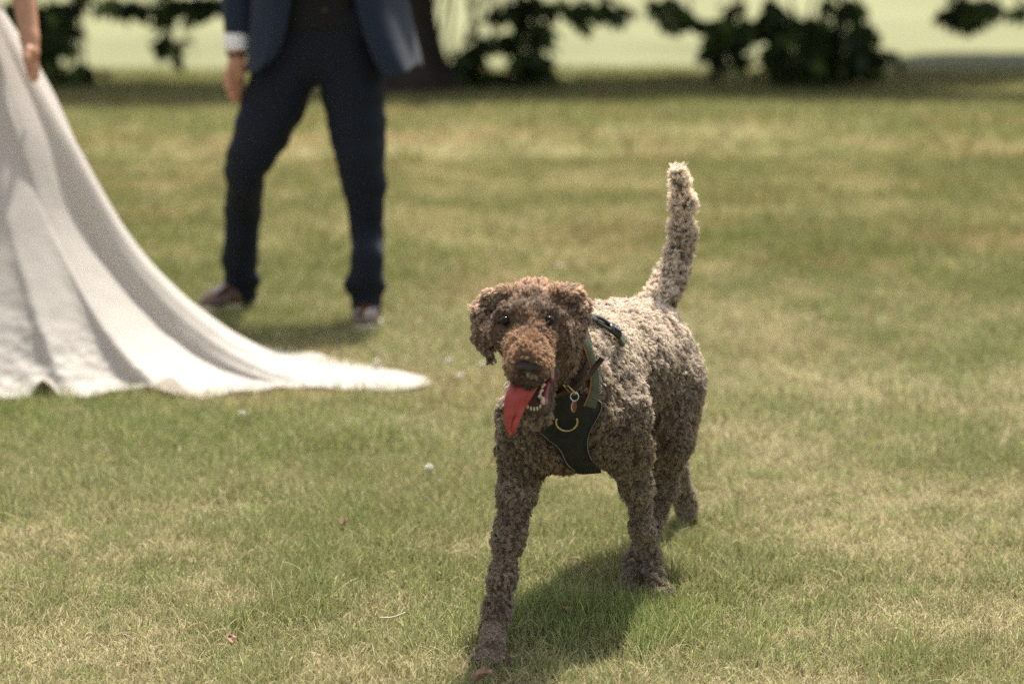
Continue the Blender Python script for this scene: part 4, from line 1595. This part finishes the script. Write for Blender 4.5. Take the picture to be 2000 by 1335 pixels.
# trousers
T_ = Field((lo[0], YM - 0.48, 0.0), (lo[0] + 1.1, YM + 0.52, 1.10), 0.0075)
T_.cone(w(574, 40, YM), w(684, 40, YM), 0.118, 0.118, 0.04)
T_.cone(w(575, 70, YM + 0.05), w(688, 70, YM + 0.05), 0.115, 0.115, 0.04)
T_.cone(w(590, 105, YM), w(665, 105, YM), 0.112, 0.112, 0.05)
T_.chain([w(684, 110, YM), w(690, 185, YM - 0.03), w(698, 255, YM - 0.06), w(704, 310, YM - 0.09), w(711, 357, YM - 0.09), w(718, 459, YM - 0.06), w(719, 510, YA + 0.05), w(714, 552, YA + 0.045), w(717, 585, YA + 0.035), w(716, 612, YA + 0.03)],
          [0.117, 0.108, 0.098, 0.086, 0.073, 0.058, 0.054, 0.062, 0.049, 0.050], 0.022)
T_.chain([w(566, 110, YM + 0.02), w(537, 200, YM - 0.01), w(512, 255, YM - 0.04), w(488, 305, YM - 0.05), w(479, 340, YM - 0.01), w(476, 408, YB - 0.06), w(468, 510, YB - 0.02), w(471, 548, YB), w(476, 572, YB + 0.01), w(476, 592, YB + 0.01)],
          [0.116, 0.106, 0.096, 0.079, 0.069, 0.066, 0.063, 0.060, 0.045, 0.047], 0.022)
# cloth hanging off the bent knee, breaks over the shoe
T_.cone(w(498, 292, YM - 0.04), w(512, 304, YM - 0.02), 0.035, 0.018, 0.015)
T_.cone(w(496, 545, YB - 0.02), w(455, 552, YB - 0.02), 0.020, 0.024, 0.02)
T_.cone(w(690, 556, YA + 0.03), w(742, 560, YA + 0.03), 0.026, 0.018, 0.02)
idx = np.argwhere(np.abs(T_.D) < 0.04)
p = T_.lo + idx * T_.h
q_ = (fbm(p * np.array((1, 1, 2.2)) + np.array((0.35, 0, 0)) * p[:, 2:3], 9, 61, 2) - 0.5) * 2
diag = np.sin(p[:, 2] * 52 + p[:, 0] * 34 + 5 * noise3(p, 5, 8)) * 0.0035 * (sstep(0.75, 0.55, p[:, 2]) * sstep(0.35, 0.5, p[:, 2]) + sstep(0.3, 0.12, p[:, 2]))
T_.D[tuple(idx.T)] -= (0.0065 * q_ + 0.7 * diag).astype(np.float32)
T_.cone(w(716, 612, YA + 0.03), w(716, 650, YA + 0.02), 0.042, 0.06, 0.004, sub=True)
v, q = T_.mesh()
mesh_obj("trousers", v, q, navy_trouser, man)

# waistcoat
Wc = Field((lo[0] + 0.2, YM - 0.3, 0.88), (lo[0] + 0.95, YM + 0.35, 1.55), 0.009)
Wc.cone(pelv + np.array((-0.06, 0, 0.0)), chest + np.array((-0.07, 0, 0.05)), 0.126, 0.131, 0.06)
Wc.cone(pelv + np.array((0.06, 0, 0.0)), chest + np.array((0.07, 0, 0.05)), 0.126, 0.131, 0.06)
Wc.cut((0, 0, w(640, 56, YM)[2]), (0, 0, -1))
v, q = Wc.mesh()
wc = mesh_obj("waistcoat", v, q, waist_m, man)
for py in (-70, -25, 20):
    b = ray_hit(Wc, np.array([634.0]), np.array([float(py)]), 0.001, YM - 0.3, YM + 0.1)[0]
    f = small_field(b, 0.012, 0.0015)
    f.ell(b, (0.0075, 0.003, 0.0075), None, 0.002)
    v, q = f.mesh()
    mesh_obj("button", v, q, mottled("horn_button", (0.05, 0.035, 0.02), (0.08, 0.05, 0.03), 50, 0.3), wc)

# jacket: an open shell round the trunk, its skirts hanging free, the far one pushed out by the bent arm
zs = [1.50, 1.36, 1.22, 1.10, 1.00, 0.93, 0.87]


def zpx(z):
    """Photograph row of height z at the man's distance."""
    ys_ = np.linspace(-400, 700, 500)
    zz = np.array([w(640, y, YM)[2] for y in ys_])
    return float(np.interp(-z, -zz, ys_))


rows_in_l = [596, 586, 574, 566, 556, 540, 505]
rows_out_l = [520, 500, 492, 489, 487, 486, 484]
rows_in_r = [664, 672, 684, 697, 713, 730, 752]
rows_out_r = [745, 770, 782, 795, 806, 814, 818]
cxm = pelv[0]
JP = []
for z, il, ol, ir, orr in zip(zs, rows_in_l, rows_out_l, rows_in_r, rows_out_r):
    y = zpx(z)
    fl = sstep(1.15, 0.87, z)
    low = sstep(1.0, 0.87, z)
    row = [w(il, y, YM - 0.165), w(0.6 * il + 0.4 * ol, y, YM - 0.17), w(0.2 * il + 0.8 * ol, y, YM - 0.12), w(ol, y, YM - 0.02), w(ol + 6, y, YM + 0.08)]
    row += [np.array((cxm - 0.12, YM + 0.19, z)), np.array((cxm, YM + 0.21, z)), np.array((cxm + 0.13, YM + 0.20, z))]
    row += [w(orr - 10, y - 6 * low, YM + 0.12), w(orr, y - 14 * low, YM + 0.02), w(0.35 * ir + 0.65 * orr, y, YM - 0.10 - 0.05 * fl), w(0.75 * ir + 0.25 * orr, y + 8 * low, YM - 0.16 - 0.03 * fl), w(ir, y + 12 * low, YM - 0.165)]
    JP.append(spline(row, 49))
JP = np.array(JP)
JP = np.stack([spline(JP[:, j], 36) for j in range(JP.shape[1])], 1)
sgn = np.linspace(0, 1, 49)[None, :]
fold = np.sin(sgn * 37 + 2.0 * noise3(JP.reshape(-1, 3), 4, 5).reshape(36, 49)) * 0.006 * np.linspace(0, 1, 36)[:, None]
JN = unit(JP - np.array((cxm, YM + 0.02, 0)) * np.array((1, 1, 0)) - JP * np.array((0, 0, 1)))
JP = JP + JN * fold[..., None]
v, q = sheet(JP, 0.006, JN)
jacket = mesh_obj("jacket", v, q, navy_jacket, man)
# sleeves
Sv = Field((lo[0] - 0.1, YM - 0.42, 0.95), (lo[0] + 1.2, YM + 0.45, 1.58), 0.0085)
Sv.chain([shR + np.array((0, 0, 0.0)), elb + np.array((0.002, 0, 0)), w(465, 62, YM - 0.02)], [0.082, 0.066, 0.050], 0.02)
Sv.chain([shL, elL, w(724, -2, YM)], [0.082, 0.068, 0.052], 0.02)
Sv.cone(chest + np.array((-0.14, 0.01, 0.11)), chest + np.array((0.14, 0.01, 0.11)), 0.088, 0.088, 0.04)
Sv.cut(w(465, 64, YM - 0.02), (0.02, 0, -1))
Sv.bump(0.008, 11, 8)
v, q = Sv.mesh()
mesh_obj("sleeve", v, q, navy_jacket, jacket)
cuf = [w(464, 60, YM - 0.02), w(463, 72, YM - 0.025), w(462, 86, YM - 0.03), w(462, 100, YM - 0.035)]
v, q = tube(cuf, [0.040, 0.043, 0.0445, 0.0445], 20)
mesh_obj("shirt_cuff", v, q, shirt_m, man)
wt = w(470, 107, YM - 0.05)
v, q = tube([w(463, 106, YM - 0.035) + 0.034 * np.array((math.cos(t), math.sin(t), 0.05 * math.cos(t))) for t in np.linspace(0, 2 * math.pi, 28, endpoint=False)], 0.006, 7, closed=True)
watch = mesh_obj("watch", v, q, leather_m, man)
f = small_field(w(482, 122, YM - 0.05), 0.02, 0.0016)
f.ell(w(481, 120, YM - 0.055), (0.011, 0.008, 0.013), None, 0.002)
v, q = f.mesh()
mesh_obj("watch_face", v, q, brass_m, watch)


def shoe(heel, toe, wd, parent):
    d = unit((toe - heel) * np.array((1, 1, 0)))
    L = np.linalg.norm(toe - heel)
    sd_ = np.array((-d[1], d[0], 0))
    c = (heel + toe) / 2
    F = small_field(c + np.array((0, 0, 0.07)), 0.24, 0.006)
    z = np.array((0, 0, 1.0))
    F.cone(heel + z * 0.045, heel + d * L * 0.4 + z * 0.05, 0.036, 0.040, 0.03)
    F.cone(heel + d * L * 0.02 + z * 0.085, heel + d * L * 0.16 + z * 0.09, 0.036, 0.038, 0.03)
    F.cone(heel + d * L * 0.4 + z * 0.043, heel + d * L * 0.78 + z * 0.036, 0.044, 0.040, 0.03)
    F.cone(heel + d * L * 0.78 + z * 0.034, heel + d * L * 0.93 + z * 0.030, 0.040, 0.030, 0.03)
    F.cone(heel + d * L * 0.2 + z * 0.085, heel + d * L * 0.62 + z * 0.058, 0.032, 0.022, 0.04)
    F.cut(c + z * 0.024, -z)
    v, q = F.mesh()
    o = mesh_obj("shoe", v, q, shoe_m, parent)
    S = small_field(c + np.array((0, 0, 0.02)), 0.24, 0.005)
    S.cone(heel + z * 0.012, heel + d * L * 0.5 + z * 0.012, 0.041, 0.045, 0.02)
    S.cone(heel + d * L * 0.5 + z * 0.012, heel + d * L * 0.93 + z * 0.012, 0.049, 0.036, 0.02)
    S.cut(c + z * 0.030, z)
    S.cut(c + z * 0.001, -z)
    v, q = S.mesh()
    mesh_obj("sole", v, q, sole_m, o)
    for k in range(4):
        t = 0.34 + 0.075 * k
        m = heel + d * L * t + z * (0.108 - 0.012 * k - 0.004)
        v, q = tube([m - sd_ * 0.022 - z * 0.012, m + z * 0.002, m + sd_ * 0.022 - z * 0.012], 0.0028, 6)
        mesh_obj("lace", v, q, sole_m, o)


shoe(fR + np.array((0.010, 0.15, 0)), fR + np.array((-0.005, -0.11, 0)), 0.1, man)
shoe(np.array((fL[0] + 0.055, YB + 0.03, 0)), np.array((fL[0] - 0.085, YB - 0.10, 0)), 0.1, man)

# ================================================================== the bride
silk = Mat("ivory_silk")
tc = silk.n("ShaderNodeTexCoord")
vo = silk.n("ShaderNodeTexVoronoi")
vo.inputs["Scale"].default_value = 26
silk.l(tc.outputs["Object"], vo.inputs["Vector"])
nz = silk.n("ShaderNodeTexNoise")
nz.inputs["Scale"].default_value = 14
nz.inputs["Detail"].default_value = 8
silk.l(tc.outputs["Object"], nz.inputs["Vector"])
lace = silk.n("ShaderNodeAttribute", attribute_name="lace")
mulv = silk.n("ShaderNodeMath", operation='MULTIPLY')
silk.l(vo.outputs["Distance"], mulv.inputs[0])
silk.l(lace.outputs["Fac"], mulv.inputs[1])
add = silk.n("ShaderNodeMath", operation='MULTIPLY_ADD')
add.inputs[1].default_value = 0.35
silk.l(nz.outputs["Fac"], add.inputs[0])
silk.l(mulv.outputs[0], add.inputs[2])
bp = silk.n("ShaderNodeBump")
bp.inputs["Strength"].default_value = 0.35
bp.inputs["Distance"].default_value = 0.02
silk.l(add.outputs[0], bp.inputs["Height"])
silk.l(bp.outputs[0], silk.b.inputs["Normal"])
silk.set(Base_Color=(0.74, 0.71, 0.675, 1), Roughness=0.55, Specular_IOR_Level=0.3, Sheen_Weight=0.2)
trl = silk.n("ShaderNodeBsdfTranslucent")
trl.inputs["Color"].default_value = (0.76, 0.72, 0.675, 1)
mx = silk.n("ShaderNodeMixShader")
mx.inputs[0].default_value = 0.58
silk.l(silk.b.outputs[0], mx.inputs[1])
silk.l(trl.outputs[0], mx.inputs[2])
silk.l(mx.outputs[0], silk.out.inputs["Surface"])
silk = silk.m

YW = 7.62
hand_b = w(62, 120, YW - 0.03)
bx = w(-92, 30, YW)[0]
bride = empty("person", (bx, YW, 0))
tag(bride, "bride in a white gown with a long train spread over the grass", "person")
BB = Field((bx - 0.45, YW - 0.35, 0.3), (bx + 0.55, YW + 0.35, 1.80), 0.0085)
wz = w(-60, 5, YW)[2]
BB.cone((bx - 0.05, YW, wz - 0.25), (bx + 0.05, YW, wz - 0.25), 0.13, 0.13, 0.04)
BB.cone((bx - 0.03, YW, wz), (bx + 0.03, YW, wz), 0.095, 0.095, 0.09)
BB.cone((bx - 0.045, YW, wz + 0.24), (bx + 0.045, YW, wz + 0.24), 0.105, 0.105, 0.08)
BB.cone((bx - 0.11, YW + 0.01, wz + 0.37), (bx + 0.11, YW + 0.01, wz + 0.37), 0.05, 0.05, 0.05)
hb = np.array((bx, YW - 0.01, wz + 0.60))
BB.cone((bx, YW + 0.01, wz + 0.38), hb, 0.047, 0.045, 0.03)
BB.ell(hb, (0.070, 0.088, 0.104), None, 0.03)
for s in (-1, 1):
    BB.cone((bx + s * 0.06, YW - 0.08, wz + 0.24), (bx + s * 0.06, YW - 0.10, wz + 0.23), 0.05, 0.045, 0.04)
BB.cone((bx - 0.08, YW, wz - 0.25), (bx - 0.09, YW, 0.34), 0.10, 0.06, 0.04)
BB.cone((bx + 0.08, YW, wz - 0.25), (bx + 0.09, YW, 0.34), 0.10, 0.06, 0.04)
shB = np.array((bx + 0.155, YW, wz + 0.36))
elB = w(40, -60, YW - 0.06)
wrB = w(58, 74, YW - 0.14)
BB.chain([shB, elB, wrB], [0.050, 0.044, 0.029], 0.03)
pB = w(61, 104, YW - 0.16)
BB.cone(wrB, pB, 0.0235, 0.027, 0.02)
for k, (px1, e) in enumerate(((55, 142), (60, 149), (66, 150), (71, 144))):
    BB.chain([w(px1 - 1, 114, YW - 0.18 + 0.013 * k), w(px1 + 1, 132, YW - 0.185 + 0.013 * k), w(px1 + 2, e + 8, YW - 0.175 + 0.013 * k)], [0.0098, 0.009, 0.0072], 0.008)
BB.chain([w(56, 96, YW - 0.19), w(52, 116, YW - 0.21), w(54, 130, YW - 0.215)], [0.012, 0.0105, 0.008], 0.012)
shB2 = np.array((bx - 0.155, YW, wz + 0.36))
BB.chain([shB2, np.array((bx - 0.23, YW + 0.02, wz + 0.10)), np.array((bx - 0.17, YW - 0.16, wz - 0.02))], [0.046, 0.038, 0.0245], 0.03)
BB.cone((bx - 0.17, YW - 0.16, wz - 0.02), (bx - 0.13, YW - 0.22, wz - 0.03), 0.0235, 0.027, 0.02)
for k in range(4):
    BB.chain([(bx - 0.125, YW - 0.235, wz - 0.06 + 0.018 * k), (bx - 0.095, YW - 0.262, wz - 0.06 + 0.018 * k), (bx - 0.065, YW - 0.252, wz - 0.06 + 0.018 * k)], [0.0098, 0.009, 0.0072], 0.008)
v, q = BB.mesh()
mesh_obj("body", v, q, skin_tone, bride)
H_ = small_field(hb, 0.2, 0.008)
H_.ell(hb + np.array((0, 0.02, 0.02)), (0.083, 0.098, 0.102), None, 0.02)
H_.cone(hb + np.array((0, 0.09, -0.02)), hb + np.array((0, 0.08, -0.10)), 0.055, 0.04, 0.03)
H_.cut(hb + np.array((0, -0.05, 0.04)), (0, -1, -0.6))
v, q = H_.mesh()
mesh_obj("hair", v, q, hair_brown, bride)

# the gown: bodice ring and waist ring lofted to the outline of the train on the grass
front = [g(x, y, 0.006) for x, y in hem_px]
backp = [(bx - 0.62, YW - 0.42, 0.006), (bx - 0.72, YW - 0.05, 0.006), (bx - 0.55, YW + 0.34, 0.006), (bx - 0.1, YW + 0.52, 0.006), (bx + 0.35, YW + 0.48, 0.006),
         (bx + 0.75, YW + 0.32, 0.006), (bx + 1.05, YW + 0.12, 0.006)]
tip0 = g(838, 742, 0.006)
backp.append(tuple(0.55 * tip0 + 0.45 * np.array(backp[-1])))
backp.append(tuple(tip0 + np.array((-0.03, 0.03, 0))))
backp.append(tuple(tip0))
loop = [np.array(p) for p in front] + [np.array(p) for p in backp]
NU, NV = 420, 60
loop = np.array(loop + [loop[0]])
cum = np.concatenate([[0], np.cumsum(np.linalg.norm(np.diff(loop, axis=0), axis=1))])
hem = np.stack([np.interp(np.linspace(0, cum[-1], NU, endpoint=False), cum, loop[:, i]) for i in range(3)], 1)
for _ in range(2):
    hem = 0.5 * hem + 0.25 * (np.roll(hem, 1, 0) + np.roll(hem, -1, 0))
wc_ = np.array((bx, YW, wz + 0.02))
ang = np.unwrap(np.arctan2(hem[:, 1] - wc_[1], hem[:, 0] - wc_[0]))
# angles at the waist spread more evenly than at the train, so the cloth sweeps round from the hip
a0 = np.linspace(ang[0], ang[0] + (ang[-1] - ang[0]), NU)
angw = 0.5 * ang + 0.5 * a0
ring_w = wc_ + np.stack([0.125 * np.cos(angw), 0.105 * np.sin(angw), 0 * angw], 1)
dist = np.linalg.norm(hem[:, :2] - ring_w[:, :2], axis=1)
pw = 1.12 + 1.60 * sstep(0.55, 1.30, dist)
V3 = np.zeros((NV, NU, 3))
u = np.arange(NU) / NU
arc = np.linspace(0, cum[-1], NU)
ph1 = 2.5 * noise3(np.stack([np.cos(2 * math.pi * u), np.sin(2 * math.pi * u), 0 * u], 1) * 2, 1.3, 9)
for i in range(NV):
    t = i / (NV - 1)
    r = t ** 1.15
    xy = ring_w[:, :2] * (1 - r) + hem[:, :2] * r
    # hips swell out just below the waist
    hip = 0.040 * math.sin(math.pi * min(1, t / 0.42)) * (1 - sstep(0.2, 0.5, t))
    out = unit(np.stack([np.cos(angw), np.sin(angw)], 1))
    xy = xy + out * hip
    z = ring_w[:, 2] * (1 - r) ** pw + 0.004
    amp = 0.004 + 0.026 * sstep(0.12, 0.9, t)
    amp_u = amp * (0.55 + 0.45 * sstep(1.3, 0.6, dist))
    s1 = (0.9 * np.sin(arc * 9.5 + 7 * ph1 + 1.6 * t) + 0.55 * np.sin(arc * 17 + 9 * ph1 - 2.4 * t) * (0.3 + 0.9 * noise3(np.stack([arc, 0 * arc + 3 * t, 0 * arc], 1), 1.3, 19)) + 0.2 * np.sin(arc * 30 + 8 * ph1))
    nrm = np.stack([out[:, 0] * 0.55, out[:, 1] * 0.55, np.full(NU, 0.85)], 1)
    wave = amp_u * s1 * 0.135
    floor_k = 1 - 0.55 * sstep(0.9, 1.0, t)
    P = np.concatenate([xy, z[:, None]], 1) + nrm * (wave * floor_k)[:, None]
    # scalloped lace hem, edge lifting off the grass here and there
    if t > 0.93:
        e = (t - 0.93) / 0.07
        P[:, :2] += out * (0.012 * e * np.abs(np.sin(arc * 26)))[:, None]
        lf = sstep(-0.75, -1.0, P[:, 0]) * sstep(7.35, 7.1, P[:, 1])
        P[:, 2] += (0.006 + 0.055 * lf) * e * np.clip(np.sin(arc * 11 + 5 * ph1), 0, 1) ** 2
    P[:, 2] = np.maximum(P[:, 2], 0.010 + 0.010 * noise3(P, 14, 6))
    V3[i] = P
for it in range(2):
    V3[1:-1] = 0.5 * V3[1:-1] + 0.25 * (V3[:-2] + V3[2:])
V3 += ((fbm(V3.reshape(-1, 3), 16, 88, 2) - 0.5) * 0.012 * np.repeat(np.linspace(0, 1, NV), NU)).reshape(NV, NU, 1) * np.array((0, -0.4, 0.9))
gv = V3.reshape(-1, 3)
gown = mesh_obj("gown", gv, np.array(grid_faces(NV, NU, True)), silk, bride)
at = gown.data.attributes.new("lace", 'FLOAT', 'POINT')
tt = np.repeat(np.linspace(0, 1, NV), NU)
at.data.foreach_set("value", (sstep(0.62, 0.9, tt)).astype(np.float32))
so_ = gown.modifiers.new("cloth", 'SOLIDIFY')
so_.thickness = 0.003
# bodice above the waist
Bo = Field((bx - 0.3, YW - 0.3, wz - 0.12), (bx + 0.3, YW + 0.3, wz + 0.42), 0.008)
Bo.cone((bx - 0.03, YW, wz - 0.06), (bx + 0.03, YW, wz - 0.06), 0.108, 0.108, 0.05)
Bo.cone((bx - 0.03, YW, wz), (bx + 0.03, YW, wz), 0.102, 0.102, 0.09)
Bo.cone((bx - 0.045, YW, wz + 0.24), (bx + 0.045, YW, wz + 0.24), 0.112, 0.112, 0.08)
for s in (-1, 1):
    Bo.cone((bx + s * 0.06, YW - 0.08, wz + 0.24), (bx + s * 0.06, YW - 0.10, wz + 0.23), 0.057, 0.052, 0.04)
Bo.cut((bx, YW, wz + 0.30), (0, 0, 1))
v, q = Bo.mesh()
bo = mesh_obj("bodice", v, q, silk, bride)
# ================================================================== small things on the lawn
petal_m = mottled("clover_petal", (0.62, 0.58, 0.52), (0.76, 0.74, 0.68), 200, 0.8)
stem_m = mottled("clover_stem", (0.06, 0.10, 0.03), (0.09, 0.14, 0.04), 60, 0.7)
GC = "white clover heads in the lawn"
for (px, py, lab) in ((900, 733, "white clover head standing closest to the dog's hanging ear"),
                      (876, 706, "white clover head just beyond the tip of the white train"),
                      (942, 713, "white clover head half hidden close beside the dog's cheek"),
                      (473, 808, "lone white clover head in front of the train's lace hem"),
                      (736, 709, "white clover head showing between train and the man's pale-soled shoe"),
                      (838, 916, "small white clover head alone in the dry grass before the dog"),
                      (1092, 520, "white clover head on the lawn beyond the dog's head")):
    b = g(px, py, 0.028)
    b[2] += relief(b[:1], b[1:2])[0]
    e = empty("clover_flower", (b[0], b[1], 0))
    tag(e, lab, "clover", GC)
    V, F, k = [], [], 0
    for i in range(64):
        zc = 1 - 2 * (i + 0.5) / 64
        a = i * 2.39996
        rr = math.sqrt(max(0, 1 - zc * zc))
        d = np.array((rr * math.cos(a), rr * math.sin(a), zc * 0.9))
        if zc < -0.75:
            continue
        s = unit(np.cross(d, (0.1, 0.2, 1)))
        c = b + d * 0.006
        tip = b + d * (0.0118 + 0.002 * RNG.random()) + np.array((0, 0, 0.002))
        V += [c - s * 0.0018, c + s * 0.0018, tip + s * 0.0006, tip - s * 0.0006]
        F.append((k, k + 1, k + 2, k + 3))
        k += 4
    f = small_field(b, 0.014, 0.0016)
    f.ell(b, (0.0078, 0.0078, 0.0072), None, 0.002)
    v, q = f.mesh()
    q = [tuple(i + k for i in t) for t in q]
    mesh_obj("flower_head", np.concatenate([np.array(V), v]), F + q, petal_m, e)
    v, q = tube(spline([np.array((b[0] + 0.004, b[1], -0.012)), b * np.array((1, 1, 0.5)), b - np.array((0, 0, 0.005))], 6), 0.0011, 5)
    mesh_obj("stem", v, q, stem_m, e)

leaf_dry = mottled("dry_leaf", (0.24, 0.13, 0.085), (0.40, 0.25, 0.17), 90, 0.7, 0.4, 200)
straw_m = mottled("straw", (0.62, 0.56, 0.40), (0.74, 0.68, 0.52), 60, 0.6)
GL = "dry leaves fallen on the grass"
for (px, py, sz, az, lab) in ((946, 1327, 0.036, 0.3, "curled rusty dry leaf lying in front of the dog's leading paw"),
                              (450, 1252, 0.026, 1.9, "small pinkish dry leaf caught upright in the dry grass"),
                              (1104, 1196, 0.022, 2.6, "little dark red leaf in the shaded grass under the dog"),
                              (673, 1022, 0.022, 0.9, "tiny red brown leaf on the parched lawn far from the dog")):
    b = g(px, py, 0.020)
    d = np.array((math.cos(az), math.sin(az) * 0.8, 0.35))
    s = unit(np.cross(d, (0, 0, 1)))
    n = np.cross(s, d)
    Gd = np.zeros((9, 7, 3))
    for i in range(9):
        t = i / 8
        wd = 0.36 * math.sin(math.pi * min(1, 0.06 + t * 0.94)) ** 0.8 * (1 + 0.25 * math.sin(t * 19))
        for j in range(7):
            u_ = (j - 3) / 3
            Gd[i, j] = b + sz * (d * (t - 0.5) + s * u_ * wd + n * (0.30 * u_ * u_ + 0.22 * math.sin(t * 3.0) + 0.05 * math.sin(9 * t + 5 * u_)))
    v, q = sheet(Gd, 0.0009)
    tag(mesh_obj("dry_leaf", v, q, leaf_dry), lab, "leaf", GL)
b0, b1 = g(742, 1206, 0.034), g(792, 1196, 0.040)
c = spline([b0, 0.5 * (b0 + b1) + np.array((0, 0, -0.004)), b1], 12)
Gs = np.stack([c + np.array((0, -0.002, 0.002)) * k for k in (-1, 0, 1)], 1)
v, q = sheet(Gs, 0.0012)
tag(mesh_obj("straw", v, q, straw_m), "broad pale straw lying flat on the lawn ahead of the dog", "straw")
